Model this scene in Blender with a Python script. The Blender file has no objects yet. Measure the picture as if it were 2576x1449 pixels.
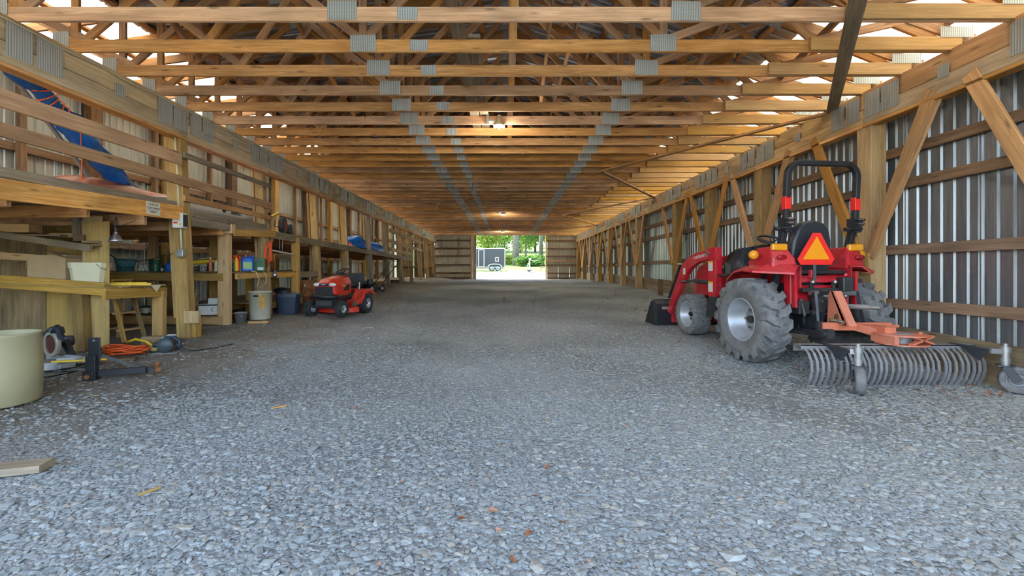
import bpy, math, random
import numpy as np
from mathutils import Matrix, Vector

sc = bpy.context.scene
C = sc.collection
RND = random.Random(11)

# ------------------------------------------------------------------ camera, sky, sun, exposure
CAMZ = 1.22
FPX = 1100.0
VX, VY = 1269.0, 681.0
cd = bpy.data.cameras.new('camera'); cam = bpy.data.objects.new('camera', cd); C.objects.link(cam)
cam.location = (0, 0, CAMZ); cam.rotation_euler = (math.pi/2, 0, 0)
cd.sensor_width = 36; cd.lens = 36*FPX/2576
cd.shift_x = (1288-VX)/2576; cd.shift_y = -(724.5-VY)/2576
cd.clip_start = 0.05; cd.clip_end = 400
sc.camera = cam

wd = bpy.data.worlds.new('sky'); sc.world = wd; wd.use_nodes = True
wn = wd.node_tree; wn.nodes.clear()
wo = wn.nodes.new('ShaderNodeOutputWorld'); wb = wn.nodes.new('ShaderNodeBackground')
sk = wn.nodes.new('ShaderNodeTexSky'); sk.sky_type = 'NISHITA'; sk.sun_disc = False
sk.sun_elevation = math.radians(52); sk.sun_rotation = math.radians(-80); sk.air_density = 1.0; sk.dust_density = 2.5; sk.ozone_density = 0.6
wn.links.new(sk.outputs[0], wb.inputs[0]); wb.inputs[1].default_value = 0.44
wn.links.new(wb.outputs[0], wo.inputs[0])

sl = bpy.data.lights.new('sun', 'SUN'); so = bpy.data.objects.new('sun', sl); C.objects.link(so)
sl.energy = 3.4; sl.angle = math.radians(1.0); sl.color = (1.0, 0.94, 0.84)
so.rotation_euler = Vector((-0.60, 0.10, 0.79)).to_track_quat('Z', 'Y').to_euler()

vs = sc.view_settings
vs.view_transform = 'Standard'; vs.look = 'None'; vs.gamma = 1.0; vs.use_curve_mapping = False
vs.exposure = 1.74
cy = sc.cycles
cy.use_light_tree = False; cy.adaptive_threshold = 0.06; cy.adaptive_min_samples = 14; cy.max_bounces = 5; cy.diffuse_bounces = 3; cy.glossy_bounces = 2; cy.transmission_bounces = 3; cy.transparent_max_bounces = 4; cy.caustics_reflective = False; cy.caustics_refractive = False

# ------------------------------------------------------------------ helpers
def at(px, py, Y):
    return Vector(((px-VX)*Y/FPX, Y, CAMZ-(py-VY)*Y/FPX))

def sstep(a, b, x):
    t = np.clip((x-a)/(b-a), 0, 1); return t*t*(3-2*t)

def zf(x, y):
    x = np.asarray(x, float); y = np.asarray(y, float)
    z = 0.66*(1-np.exp(-np.maximum(0, y-5)/9.0))
    z = z + 0.12*sstep(-3.2, -4.6, x) + 0.07*sstep(4.2, 5.2, x)*sstep(6, 10, y)
    z = z + 0.012*np.sin(x*1.7+y*.6)*np.sin(y*1.1-x*.4) + 0.006*np.sin(x*4.1+1)*np.sin(y*3.3)
    return z
def gz(x, y): return float(zf(x, y))

class MB:
    def __init__(s): s.v = []; s.f = []; s.s = []
    def add(s, vs_, fs, smooth=False, M=None):
        o = len(s.v)
        s.v += [tuple(M @ Vector(p)) if M is not None else tuple(p) for p in vs_]
        s.f += [tuple(i+o for i in f) for f in fs]; s.s += [smooth]*len(fs); return s
    def box(s, c, d, M=None, taper=None):
        x, y, z = d[0]/2, d[1]/2, d[2]/2; t = taper or (1, 1)
        v = [(-x,-y,-z),(x,-y,-z),(x,y,-z),(-x,y,-z),(-x*t[0],-y*t[1],z),(x*t[0],-y*t[1],z),(x*t[0],y*t[1],z),(-x*t[0],y*t[1],z)]
        T = Matrix.Translation(c)
        if M is not None: T = T @ M
        return s.add(v, [(0,3,2,1),(4,5,6,7),(0,1,5,4),(1,2,6,5),(2,3,7,6),(3,0,4,7)], False, T)
    def rbox(s, c, d, b=0.01, M=None):
        """box with chamfered edges"""
        x, y, z = d[0]/2, d[1]/2, d[2]/2; b = min(b, x*.9, y*.9, z*.9)
        rings = []
        for zz, k in ((-z, 1), (-z+b, 0), (z-b, 0), (z, 1)):
            X, Y = x-(b if k else 0), y-(b if k else 0); e = b
            rings.append([(-X+e,-Y,zz),(X-e,-Y,zz),(X,-Y+e,zz),(X,Y-e,zz),(X-e,Y,zz),(-X+e,Y,zz),(-X,Y-e,zz),(-X,-Y+e,zz)])
        T = Matrix.Translation(c)
        if M is not None: T = T @ M
        return s.loft(rings, True, True, False, T)
    def beam(s, p0, p1, w, t, up=(0,0,1)):
        p0, p1 = Vector(p0), Vector(p1); M, L = basis(p0, p1, up)
        return s.box((0,0,0), (0,0,0)) if L < 1e-6 else s.add(
            [(a*L, b*t/2, c*w/2) for a in (0,1) for b in (-1,1) for c in (-1,1)],
            [(0,1,3,2),(4,6,7,5),(0,4,5,1),(2,3,7,6),(0,2,6,4),(1,5,7,3)], False, M)
    def cyl(s, p0, p1, r0, r1=None, n=14, smooth=True, cap=True):
        r1 = r0 if r1 is None else r1; M, L = basis(Vector(p0), Vector(p1), (0,0,1))
        a = [2*math.pi*i/n for i in range(n)]
        v = [(0, r0*math.cos(t), r0*math.sin(t)) for t in a]+[(L, r1*math.cos(t), r1*math.sin(t)) for t in a]
        s.add(v, [(i, (i+1)%n, n+(i+1)%n, n+i) for i in range(n)], smooth, M)
        if cap: s.add(v, [tuple(range(n))[::-1], tuple(range(n, 2*n))], False, M)
        return s
    def tube(s, pts, r, n=7, closed=False, phase=0, smooth=True):
        P = [Vector(p) for p in pts]; m = len(P); rings = []; prev = None
        for i in range(m):
            a = P[(i-1) % m] if (closed or i) else P[0]; b = P[(i+1) % m] if (closed or i < m-1) else P[-1]
            d = (b-a); d = d.normalized() if d.length > 1e-9 else Vector((1,0,0))
            if prev is None:
                u = Vector((0,0,1)) if abs(d.z) < .9 else Vector((0,1,0))
            else: u = prev
            u = (u-d*u.dot(d)); u = u.normalized() if u.length > 1e-6 else d.orthogonal().normalized()
            prev = u; w = d.cross(u); rr = r[i] if isinstance(r, (list, tuple)) else r
            rings.append([P[i]+u*rr*math.cos(2*math.pi*k/n+phase)+w*rr*math.sin(2*math.pi*k/n+phase) for k in range(n)])
        if closed: rings.append(rings[0])
        return s.loft(rings, True, not closed, smooth)
    def loft(s, rings, closed=True, caps=True, smooth=True, M=None):
        n = len(rings[0]); v = [p for r in rings for p in r]; f = []
        m = n if closed else n-1
        for i in range(len(rings)-1):
            for k in range(m):
                f.append((i*n+k, i*n+(k+1) % n, (i+1)*n+(k+1) % n, (i+1)*n+k))
        o = len(s.v); s.add(v, f, smooth, M)
        if caps and closed:
            s.f += [tuple(o+k for k in range(n))[::-1], tuple(o+(len(rings)-1)*n+k for k in range(n))]; s.s += [False, False]
        return s
    def lathe(s, prof, M=None, n=24, smooth=True):
        """profile of (radius, height) turned about local z"""
        rings = [[(r*math.cos(2*math.pi*k/n), r*math.sin(2*math.pi*k/n), z) for k in range(n)] for r, z in prof]
        return s.loft(rings, True, False, smooth, M)
    def prism(s, poly, x0, x1, M=None):
        """polygon in (y, z) extruded along x"""
        n = len(poly); v = [(x0, y, z) for y, z in poly]+[(x1, y, z) for y, z in poly]
        f = [(i, (i+1) % n, n+(i+1) % n, n+i) for i in range(n)]+[tuple(range(n))[::-1], tuple(range(n, 2*n))]
        return s.add(v, f, False, M)
    def ball(s, c, r, n=12, m=8, M=None):
        r = (r, r, r) if isinstance(r, (int, float)) else r
        rings = []
        for j in range(1, m):
            t = math.pi*j/m
            rings.append([(c[0]+r[0]*math.sin(t)*math.cos(2*math.pi*k/n), c[1]+r[1]*math.sin(t)*math.sin(2*math.pi*k/n), c[2]-r[2]*math.cos(t)) for k in range(n)])
        return s.loft(rings, True, True, True, M)
    def mesh(s, name, mat):
        me = bpy.data.meshes.new(name); me.from_pydata(s.v, [], s.f)
        me.polygons.foreach_set('use_smooth', s.s)
        me.materials.append(mat); me.update(); return me
    def build(s, name, mat, parent=None, bevel=0, loc=None, solid=0):
        o = bpy.data.objects.new(name, s.mesh(name, mat)); C.objects.link(o)
        if parent: o.parent = parent
        if loc: o.location = loc
        if solid:
            m = o.modifiers.new('solid', 'SOLIDIFY'); m.thickness = solid; m.offset = 0
        if bevel:
            m = o.modifiers.new('bevel', 'BEVEL'); m.width = bevel; m.segments = 2; m.limit_method = 'ANGLE'; m.angle_limit = math.radians(40)
            m.harden_normals = False
        return o

def basis(p0, p1, up):
    d = p1-p0; L = d.length
    if L < 1e-9: return Matrix.Translation(p0), 0
    d = d/L; u = Vector(up); u = u-d*u.dot(d)
    if u.length < 1e-4: u = d.orthogonal()
    u.normalize(); w = u.cross(d)
    M = Matrix(((d.x, w.x, u.x, p0.x), (d.y, w.y, u.y, p0.y), (d.z, w.z, u.z, p0.z), (0,0,0,1)))
    return M, L

_bc = {}
def board(name, p0, p1, w, t, mat, parent=None, up=(0,0,1)):
    """a sawn board from p0 to p1, w along 'up', t across; grain along its length"""
    M, L = basis(Vector(p0), Vector(p1), up)
    key = (round(L, 3), w, t, mat.name)
    if key not in _bc:
        b = min(.004, w*.2, t*.2); ring = [(-t/2+b,-w/2),(t/2-b,-w/2),(t/2,-w/2+b),(t/2,w/2-b),(t/2-b,w/2),(-t/2+b,w/2),(-t/2,w/2-b),(-t/2,-w/2+b)]
        _bc[key] = MB().loft([[(x, a, c) for a, c in ring] for x in (0, L)], True, True, False).mesh(name, mat)
    o = bpy.data.objects.new(name, _bc[key]); C.objects.link(o)
    if parent: o.parent = parent
    o.matrix_local = M
    return o

def thing(name, label, cat, loc=(0,0,0), rz=0, group=None):
    o = bpy.data.objects.new(name, None); C.objects.link(o); o.empty_display_size = .1
    o.location = loc; o.rotation_euler = (0, 0, rz)
    return tag(o, label, cat, group)
def tag(o, label, cat, group=None):
    o['label'] = label; o['category'] = cat
    if group: o['group'] = group
    return o
def struct(name):
    o = bpy.data.objects.new(name, None); C.objects.link(o); o['kind'] = 'structure'; o.empty_display_size = .1
    return o
def dup(o, parent=None, loc=None, rz=None):
    c = o.copy(); C.objects.link(c)
    if parent: c.parent = parent
    if loc is not None: c.location = loc
    if rz is not None: c.rotation_euler = (0, 0, rz)
    for ch in list(o.children): dup(ch, c)
    return c
def text(name, body, size, mat, parent, M, extrude=.0008, align='CENTER', bold=0):
    cu = bpy.data.curves.new(name, 'FONT'); cu.body = body; cu.size = size; cu.extrude = extrude
    cu.align_x = align; cu.align_y = 'CENTER'; cu.offset = bold; cu.resolution_u = 3
    cu.materials.append(mat); tmp = bpy.data.objects.new(name+'_curve', cu)
    me = bpy.data.meshes.new_from_object(tmp); bpy.data.objects.remove(tmp); bpy.data.curves.remove(cu)
    o = bpy.data.objects.new(name, me); C.objects.link(o)
    if parent: o.parent = parent
    o.matrix_local = M
    return o
def frame(o, x, y):
    """matrix whose local x and y axes are x and y"""
    x = Vector(x).normalized(); y = Vector(y); y = (y-x*y.dot(x)).normalized(); z = x.cross(y); o = Vector(o)
    return Matrix(((x.x,y.x,z.x,o.x),(x.y,y.y,z.y,o.y),(x.z,y.z,z.z,o.z),(0,0,0,1)))
RX = lambda a: Matrix.Rotation(a, 4, 'X')
RY = lambda a: Matrix.Rotation(a, 4, 'Y')
RZ = lambda a: Matrix.Rotation(a, 4, 'Z')
T4 = lambda *p: Matrix.Translation(p)

# ------------------------------------------------------------------ materials
def newmat(name):
    m = bpy.data.materials.new(name); m.use_nodes = True; nt = m.node_tree; nt.nodes.clear()
    out = nt.nodes.new('ShaderNodeOutputMaterial'); p = nt.nodes.new('ShaderNodeBsdfPrincipled')
    nt.links.new(p.outputs[0], out.inputs[0]); return m, nt, p
def node(nt, typ, **kw):
    n = nt.nodes.new(typ)
    for k, v in kw.items():
        if k.startswith('i_'): n.inputs[int(k[2:])].default_value = v
        elif k.startswith('s_'): n.inputs[k[2:]].default_value = v
        else: setattr(n, k, v)
    return n
def ramp(nt, stops):
    r = nt.nodes.new('ShaderNodeValToRGB'); e = r.color_ramp.elements
    while len(e) < len(stops): e.new(.5)
    for el, (p, c) in zip(e, stops): el.position = p; el.color = (c[0], c[1], c[2], 1)
    return r
def coords(nt, scale, rnd=41.0):
    tc = node(nt, 'ShaderNodeTexCoord'); oi = node(nt, 'ShaderNodeObjectInfo')
    mu = node(nt, 'ShaderNodeMath', operation='MULTIPLY', i_1=rnd); nt.links.new(oi.outputs['Random'], mu.inputs[0])
    ad = node(nt, 'ShaderNodeVectorMath', operation='ADD'); nt.links.new(tc.outputs['Object'], ad.inputs[0]); nt.links.new(mu.outputs[0], ad.inputs[1])
    mp = node(nt, 'ShaderNodeMapping'); mp.inputs['Scale'].default_value = scale; nt.links.new(ad.outputs[0], mp.inputs[0])
    return mp, oi, ad
def wood(name, light, dark, rough=.75, knots=.5, var=.35, stain=.35):
    m, nt, p = newmat(name); L = nt.links.new
    mp, oi, ad = coords(nt, (.8, 16, 16))
    n1 = node(nt, 'ShaderNodeTexNoise', s_Scale=2.2, s_Detail=5.0, s_Roughness=.62, s_Distortion=.9); L(mp.outputs[0], n1.inputs['Vector'])
    r1 = ramp(nt, [(.30, dark), (.52, [(a+b)/2 for a, b in zip(light, dark)]), (.70, light)]); L(n1.outputs[0], r1.inputs[0])
    mp2 = node(nt, 'ShaderNodeMapping'); mp2.inputs['Scale'].default_value = (1.0, 4.0, 4.0); L(ad.outputs[0], mp2.inputs[0])
    n2 = node(nt, 'ShaderNodeTexNoise', s_Scale=1.4, s_Detail=3.0); L(mp2.outputs[0], n2.inputs['Vector'])
    r2 = ramp(nt, [(.32, (1-stain,)*3), (.60, (1, 1, 1))]); L(n2.outputs[0], r2.inputs[0])
    mx = node(nt, 'ShaderNodeMix', data_type='RGBA', blend_type='MULTIPLY'); mx.inputs[0].default_value = 1
    L(r1.outputs[0], mx.inputs[6]); L(r2.outputs[0], mx.inputs[7])
    mp3 = node(nt, 'ShaderNodeMapping'); mp3.inputs['Scale'].default_value = (1.6, 7, 7); L(ad.outputs[0], mp3.inputs[0])
    vo = node(nt, 'ShaderNodeTexVoronoi', s_Scale=1.3); L(mp3.outputs[0], vo.inputs['Vector'])
    r3 = ramp(nt, [(.07, (1-knots,)*3), (.16, (1, 1, 1))]); L(vo.outputs['Distance'], r3.inputs[0])
    mx2 = node(nt, 'ShaderNodeMix', data_type='RGBA', blend_type='MULTIPLY'); mx2.inputs[0].default_value = 1
    L(mx.outputs[2], mx2.inputs[6]); L(r3.outputs[0], mx2.inputs[7])
    hs = node(nt, 'ShaderNodeHueSaturation'); mr = node(nt, 'ShaderNodeMapRange', i_3=1-var/2, i_4=1+var/2); L(oi.outputs['Random'], mr.inputs[0])
    L(mr.outputs[0], hs.inputs['Value'])
    m7 = node(nt, 'ShaderNodeMath', operation='MULTIPLY', i_1=7.31); fr = node(nt, 'ShaderNodeMath', operation='FRACT'); L(oi.outputs['Random'], m7.inputs[0]); L(m7.outputs[0], fr.inputs[0])
    mr2 = node(nt, 'ShaderNodeMapRange', i_3=.82, i_4=1.12); L(fr.outputs[0], mr2.inputs[0]); L(mr2.outputs[0], hs.inputs['Saturation'])
    L(mx2.outputs[2], hs.inputs['Color']); L(hs.outputs[0], p.inputs['Base Color'])
    bp = node(nt, 'ShaderNodeBump', s_Strength=.25, s_Distance=.004); L(n1.outputs[0], bp.inputs['Height']); L(bp.outputs[0], p.inputs['Normal'])
    p.inputs['Roughness'].default_value = rough
    return m
def plain(name, col, rough=.5, metal=0.0, noise=.12, scale=6.0, bump=0.0, dirt=None, spec=None):
    """colour with a little mottled wear; dirt = (colour, amount)"""
    m, nt, p = newmat(name); L = nt.links.new
    mp, oi, ad = coords(nt, (1, 1, 1))
    n1 = node(nt, 'ShaderNodeTexNoise', s_Scale=scale, s_Detail=5.0, s_Roughness=.6); L(mp.outputs[0], n1.inputs['Vector'])
    r = ramp(nt, [(.3, [c*(1-noise) for c in col]), (.7, [min(1, c*(1+noise)) for c in col])]); L(n1.outputs[0], r.inputs[0])
    src = r.outputs[0]
    if dirt:
        n2 = node(nt, 'ShaderNodeTexNoise', s_Scale=scale*.45, s_Detail=6.0, s_Roughness=.7); L(ad.outputs[0], n2.inputs['Vector'])
        rr = ramp(nt, [(.5-dirt[1]*.3, (0,0,0)), (.78, (1,1,1))]); L(n2.outputs[0], rr.inputs[0])
        mu = node(nt, 'ShaderNodeMath', operation='MULTIPLY', i_1=dirt[1]); L(rr.outputs[0], mu.inputs[0])
        mx = node(nt, 'ShaderNodeMix', data_type='RGBA'); mx.inputs[7].default_value = (*dirt[0], 1); L(mu.outputs[0], mx.inputs[0]); L(src, mx.inputs[6]); src = mx.outputs[2]
    L(src, p.inputs['Base Color'])
    p.inputs['Roughness'].default_value = rough; p.inputs['Metallic'].default_value = metal
    if spec is not None: p.inputs['Specular IOR Level'].default_value = spec
    if bump:
        b = node(nt, 'ShaderNodeBump', s_Strength=bump, s_Distance=.01); L(n1.outputs[0], b.inputs['Height']); L(b.outputs[0], p.inputs['Normal'])
    return m
def glow(name, col, strength):
    m = bpy.data.materials.new(name); m.use_nodes = True; nt = m.node_tree; nt.nodes.clear()
    out = nt.nodes.new('ShaderNodeOutputMaterial'); e = nt.nodes.new('ShaderNodeEmission')
    e.inputs[0].default_value = (*col, 1); e.inputs[1].default_value = strength; nt.links.new(e.outputs[0], out.inputs[0]); return m
def toothed(name, col):
    """galvanised truss plate with rows of punched teeth"""
    m, nt, p = newmat(name); L = nt.links.new
    tc = node(nt, 'ShaderNodeTexCoord'); mp = node(nt, 'ShaderNodeMapping'); L(tc.outputs['Object'], mp.inputs[0])
    w = node(nt, 'ShaderNodeTexWave', wave_type='BANDS', bands_direction='X', s_Scale=13.0, s_Distortion=.15); L(mp.outputs[0], w.inputs['Vector'])
    w2 = node(nt, 'ShaderNodeTexWave', wave_type='BANDS', bands_direction='Z', s_Scale=22.0); L(mp.outputs[0], w2.inputs['Vector'])
    r = ramp(nt, [(.15, [c*.62 for c in col]), (.55, col)]); L(w.outputs[0], r.inputs[0])
    r2 = ramp(nt, [(.1, (.84,)*3), (.4, (1,)*3)]); L(w2.outputs[0], r2.inputs[0])
    mx = node(nt, 'ShaderNodeMix', data_type='RGBA', blend_type='MULTIPLY'); mx.inputs[0].default_value = 1; L(r.outputs[0], mx.inputs[6]); L(r2.outputs[0], mx.inputs[7])
    L(mx.outputs[2], p.inputs['Base Color']); p.inputs['Metallic'].default_value = .25; p.inputs['Roughness'].default_value = .5
    b = node(nt, 'ShaderNodeBump', s_Strength=.5, s_Distance=.003); L(w.outputs[0], b.inputs['Height']); L(b.outputs[0], p.inputs['Normal'])
    return m

W_CHORD = wood('chord_wood', (.92,.54,.23), (.60,.27,.085), stain=.35, var=.5)
W_NEW = wood('new_lumber', (.78,.49,.17), (.58,.31,.08), knots=.45, stain=.15)
W_WEB = wood('web_wood', (.72,.39,.15), (.42,.18,.06), stain=.4)
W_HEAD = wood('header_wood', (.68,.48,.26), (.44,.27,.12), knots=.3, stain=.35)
W_POST = wood('post_wood', (.66,.43,.15), (.42,.24,.07), knots=.45, stain=.25)
W_BRACE = wood('brace_wood', (.72,.39,.14), (.46,.21,.06), stain=.25)
W_GIRT = wood('girt_wood', (.40,.26,.16), (.22,.12,.06))
W_GREY = wood('weathered_wood', (.44,.35,.22), (.24,.17,.10))
W_DARK = wood('stained_wood', (.26,.15,.07), (.12,.06,.025))
W_PLY = wood('plywood', (.60,.43,.18), (.48,.32,.12), knots=.12, stain=.3)
W_PLYD = wood('old_plywood', (.40,.27,.10), (.24,.14,.05), knots=.2, stain=.5)
W_HEADL = wood('pale_lit_header_wood', (.80,.64,.40), (.56,.40,.20), knots=.25, stain=.3)  # pale wood, lightened further to carry the daylight on the left header
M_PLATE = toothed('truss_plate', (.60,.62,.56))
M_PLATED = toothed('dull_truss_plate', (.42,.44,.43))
RED = plain('tractor_red', (.60,.015,.03), .32, noise=.08, dirt=((.55,.30,.25), .28))
REDM = plain('mower_red', (.72,.035,.02), .35, noise=.08, dirt=((.45,.22,.12), .25))
BLK = plain('black_paint', (.018,.02,.024), .45, noise=.2, dirt=((.12,.12,.12), .2))
BLKP = plain('black_plastic', (.03,.035,.045), .38, noise=.15)
DKMETAL = plain('dark_greasy_metal', (.05,.055,.06), .45, .4, noise=.3, dirt=((.16,.15,.13), .4))
STEEL = plain('bare_steel', (.45,.45,.45), .35, .9, noise=.15)
SILVER = plain('silver_paint', (.46,.49,.53), .4, .35, noise=.08, dirt=((.30,.28,.25), .2))
RUBBER = plain('dusty_rubber', (.15,.155,.16), .85, noise=.3, scale=14, dirt=((.36,.35,.33), .55))
RUBBERB = plain('black_rubber', (.025,.03,.033), .7, noise=.25, scale=14, dirt=((.10,.11,.10), .3))
ORANGE = plain('faded_orange_paint', (.72,.20,.10), .55, noise=.1, dirt=((.62,.36,.28), .5))
WHITE = plain('white_plastic', (.70,.70,.64), .45, noise=.05)
CREAM = plain('cream_plastic', (.66,.62,.42), .45, noise=.06)
BEIGE = plain('beige_plastic', (.47,.43,.25), .42, noise=.05)
CARD = plain('cardboard', (.46,.33,.18), .85, noise=.1, scale=3)
BLUET = plain('blue_tarp', (.012,.15,.55), .35, noise=.3, scale=5, bump=.5)
NAVY = plain('navy_plastic', (.015,.03,.06), .4, noise=.15)
ORCORD = plain('orange_cord', (.85,.12,.02), .5, noise=.1)
YELLOW = plain('yellow_paint', (.80,.52,.03), .5, noise=.12)
AMBER = plain('amber_lens', (.95,.38,.02), .15, noise=.1)
RLENS = plain('red_lens', (.35,.01,.02), .12, noise=.2)
RREFL = plain('red_reflector', (.95,.03,.02), .3, noise=.05)
OREFL = plain('orange_reflector', (1.0,.36,.0), .4, noise=.04)
GREEN = plain('green_metal', (.02,.10,.06), .4, noise=.1)
BLUEP = plain('blue_plastic', (.02,.14,.60), .35, noise=.1)
TEAL = plain('woven_teal', (.10,.30,.36), .6, noise=.5, scale=40)
BRASSY = plain('rust', (.28,.12,.04), .8, .2, noise=.4, scale=10)
GALV = plain('galvanised_grey', (.42,.43,.42), .42, .6, noise=.1)
HULLRED = plain('faded_red_hull', (.36,.12,.06), .5, noise=.08)
PAPER = plain('paper', (.75,.70,.52), .8, noise=.04)
INK = plain('ink', (.05,.05,.05), .8, noise=.0)
LENS = plain('clear_lens', (.75,.75,.72), .12, noise=.1)
# ------------------------------------------------------------------ surface materials
def gravel_mat(name, bright=1.0, dirtcol=(.20,.15,.10)):
    m, nt, p = newmat(name); L = nt.links.new
    tc = node(nt, 'ShaderNodeTexCoord')
    v1 = node(nt, 'ShaderNodeTexVoronoi', s_Scale=42.0); L(tc.outputs['Object'], v1.inputs['Vector'])
    v2 = node(nt, 'ShaderNodeTexVoronoi', s_Scale=75.0); L(tc.outputs['Object'], v2.inputs['Vector'])
    r1 = ramp(nt, [(0, (.29*bright,.31*bright,.30*bright)), (.5, (.37*bright,.39*bright,.38*bright)), (1, (.45*bright,.47*bright,.455*bright))]); L(v1.outputs['Color'], r1.inputs[0])
    e = ramp(nt, [(.25, (1,1,1)), (.75, (.45,.45,.45))]); L(v1.outputs['Distance'], e.inputs[0])
    mx = node(nt, 'ShaderNodeMix', data_type='RGBA', blend_type='MULTIPLY'); mx.inputs[0].default_value = .35; L(r1.outputs[0], mx.inputs[6]); L(e.outputs[0], mx.inputs[7])
    # worn dirt patches and the dirtier strip under the shelves
    n = node(nt, 'ShaderNodeTexNoise', s_Scale=.9, s_Detail=6.0, s_Roughness=.65); L(tc.outputs['Object'], n.inputs['Vector'])
    sx = node(nt, 'ShaderNodeSeparateXYZ'); L(tc.outputs['Object'], sx.inputs[0])
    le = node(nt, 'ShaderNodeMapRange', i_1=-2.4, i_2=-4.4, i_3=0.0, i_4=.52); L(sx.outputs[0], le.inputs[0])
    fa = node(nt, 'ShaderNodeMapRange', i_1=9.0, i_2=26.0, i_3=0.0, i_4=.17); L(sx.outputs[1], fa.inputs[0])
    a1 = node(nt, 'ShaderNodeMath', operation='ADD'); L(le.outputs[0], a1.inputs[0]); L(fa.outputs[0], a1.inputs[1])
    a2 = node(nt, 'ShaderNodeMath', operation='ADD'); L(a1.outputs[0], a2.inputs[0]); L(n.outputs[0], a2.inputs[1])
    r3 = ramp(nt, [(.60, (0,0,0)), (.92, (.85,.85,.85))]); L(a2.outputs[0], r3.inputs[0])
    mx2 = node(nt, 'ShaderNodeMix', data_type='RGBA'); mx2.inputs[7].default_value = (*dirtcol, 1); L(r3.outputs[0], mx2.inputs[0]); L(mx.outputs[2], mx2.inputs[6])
    n4 = node(nt, 'ShaderNodeTexNoise', s_Scale=.35, s_Detail=4.0); L(tc.outputs['Object'], n4.inputs['Vector'])
    r4 = ramp(nt, [(.36, (.62,.63,.63)), (.62, (1.08,1.08,1.08))]); L(n4.outputs[0], r4.inputs[0])
    mx3 = node(nt, 'ShaderNodeMix', data_type='RGBA', blend_type='MULTIPLY'); mx3.inputs[0].default_value = 1; L(mx2.outputs[2], mx3.inputs[6]); L(r4.outputs[0], mx3.inputs[7])
    L(mx3.outputs[2], p.inputs['Base Color']); p.inputs['Roughness'].default_value = .9
    ba = node(nt, 'ShaderNodeMath', operation='MULTIPLY_ADD', i_1=.5); L(v2.outputs['Distance'], ba.inputs[0]); L(v1.outputs['Distance'], ba.inputs[2])
    bp = node(nt, 'ShaderNodeBump', invert=True, s_Strength=.8, s_Distance=.015); L(ba.outputs[0], bp.inputs['Height']); L(bp.outputs[0], p.inputs['Normal'])
    return m
def stone_mat():
    m, nt, p = newmat('slate_gravel'); L = nt.links.new
    at_ = node(nt, 'ShaderNodeAttribute', attribute_name='tone'); oi = node(nt, 'ShaderNodeObjectInfo')
    ad = node(nt, 'ShaderNodeMath', operation='ADD'); L(at_.outputs['Fac'], ad.inputs[0]); L(oi.outputs['Random'], ad.inputs[1])
    fr = node(nt, 'ShaderNodeMath', operation='FRACT'); L(ad.outputs[0], fr.inputs[0])
    r = ramp(nt, [(0, (.275,.297,.287)), (.3, (.315,.338,.325)), (.6, (.35,.373,.355)), (.88, (.39,.41,.385)), (.94, (.40,.36,.28)), (1, (.43,.445,.41))]); L(fr.outputs[0], r.inputs[0])
    tc = node(nt, 'ShaderNodeTexCoord'); n = node(nt, 'ShaderNodeTexNoise', s_Scale=60.0, s_Detail=3.0); L(tc.outputs['Object'], n.inputs['Vector'])
    r2 = ramp(nt, [(.3, (.86,.86,.86)), (.7, (1.08,1.08,1.08))]); L(n.outputs[0], r2.inputs[0])
    mx = node(nt, 'ShaderNodeMix', data_type='RGBA', blend_type='MULTIPLY'); mx.inputs[0].default_value = 1; L(r.outputs[0], mx.inputs[6]); L(r2.outputs[0], mx.inputs[7])
    L(mx.outputs[2], p.inputs['Base Color']); p.inputs['Roughness'].default_value = .82
    return m
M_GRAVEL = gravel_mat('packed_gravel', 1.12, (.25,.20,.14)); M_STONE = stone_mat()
def siding(name, col, rough, metal, streak=.25):
    m, nt, p = newmat(name); L = nt.links.new
    mp, oi, ad = coords(nt, (9, 9, .5))
    n = node(nt, 'ShaderNodeTexNoise', s_Scale=3.0, s_Detail=5.0, s_Roughness=.65); L(mp.outputs[0], n.inputs['Vector'])
    r = ramp(nt, [(.3, [c*(1-streak) for c in col]), (.7, [min(1, c*(1+streak*.6)) for c in col])]); L(n.outputs[0], r.inputs[0])
    n2 = node(nt, 'ShaderNodeTexNoise', s_Scale=5.0, s_Detail=8.0, s_Roughness=.8); L(ad.outputs[0], n2.inputs['Vector'])
    r2 = ramp(nt, [(.62, (0,0,0)), (.72, (.5,.5,.5))]); L(n2.outputs[0], r2.inputs[0])
    mx = node(nt, 'ShaderNodeMix', data_type='RGBA'); mx.inputs[7].default_value = (.55,.56,.55,1); L(r2.outputs[0], mx.inputs[0]); L(r.outputs[0], mx.inputs[6])
    L(mx.outputs[2], p.inputs['Base Color']); p.inputs['Roughness'].default_value = rough; p.inputs['Metallic'].default_value = metal
    return m
S_RIGHT = siding('dark_galvanised_siding', (.33,.35,.36), .36, .65)
S_LEFT = siding('pale_siding', (.47,.50,.46), .42, .4, .16)
S_FAR = siding('beige_siding', (.56,.54,.44), .6, .0, .15)
S_ROOF = siding('galvanised_roofing', (.48,.50,.51), .4, .7, .2)
def skylight_mat():
    m = bpy.data.materials.new('translucent_roof_sheet'); m.use_nodes = True; nt = m.node_tree; nt.nodes.clear(); L = nt.links.new
    out = node(nt, 'ShaderNodeOutputMaterial'); tr = node(nt, 'ShaderNodeBsdfTranslucent'); df = node(nt, 'ShaderNodeBsdfDiffuse'); mx = node(nt, 'ShaderNodeMixShader', i_0=.15)
    tr.inputs[0].default_value = (.66,.60,.43,1); df.inputs[0].default_value = (.75,.72,.62,1)
    L(tr.outputs[0], mx.inputs[1]); L(df.outputs[0], mx.inputs[2]); L(mx.outputs[0], out.inputs[0]); return m
M_SKYL = skylight_mat()

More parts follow.
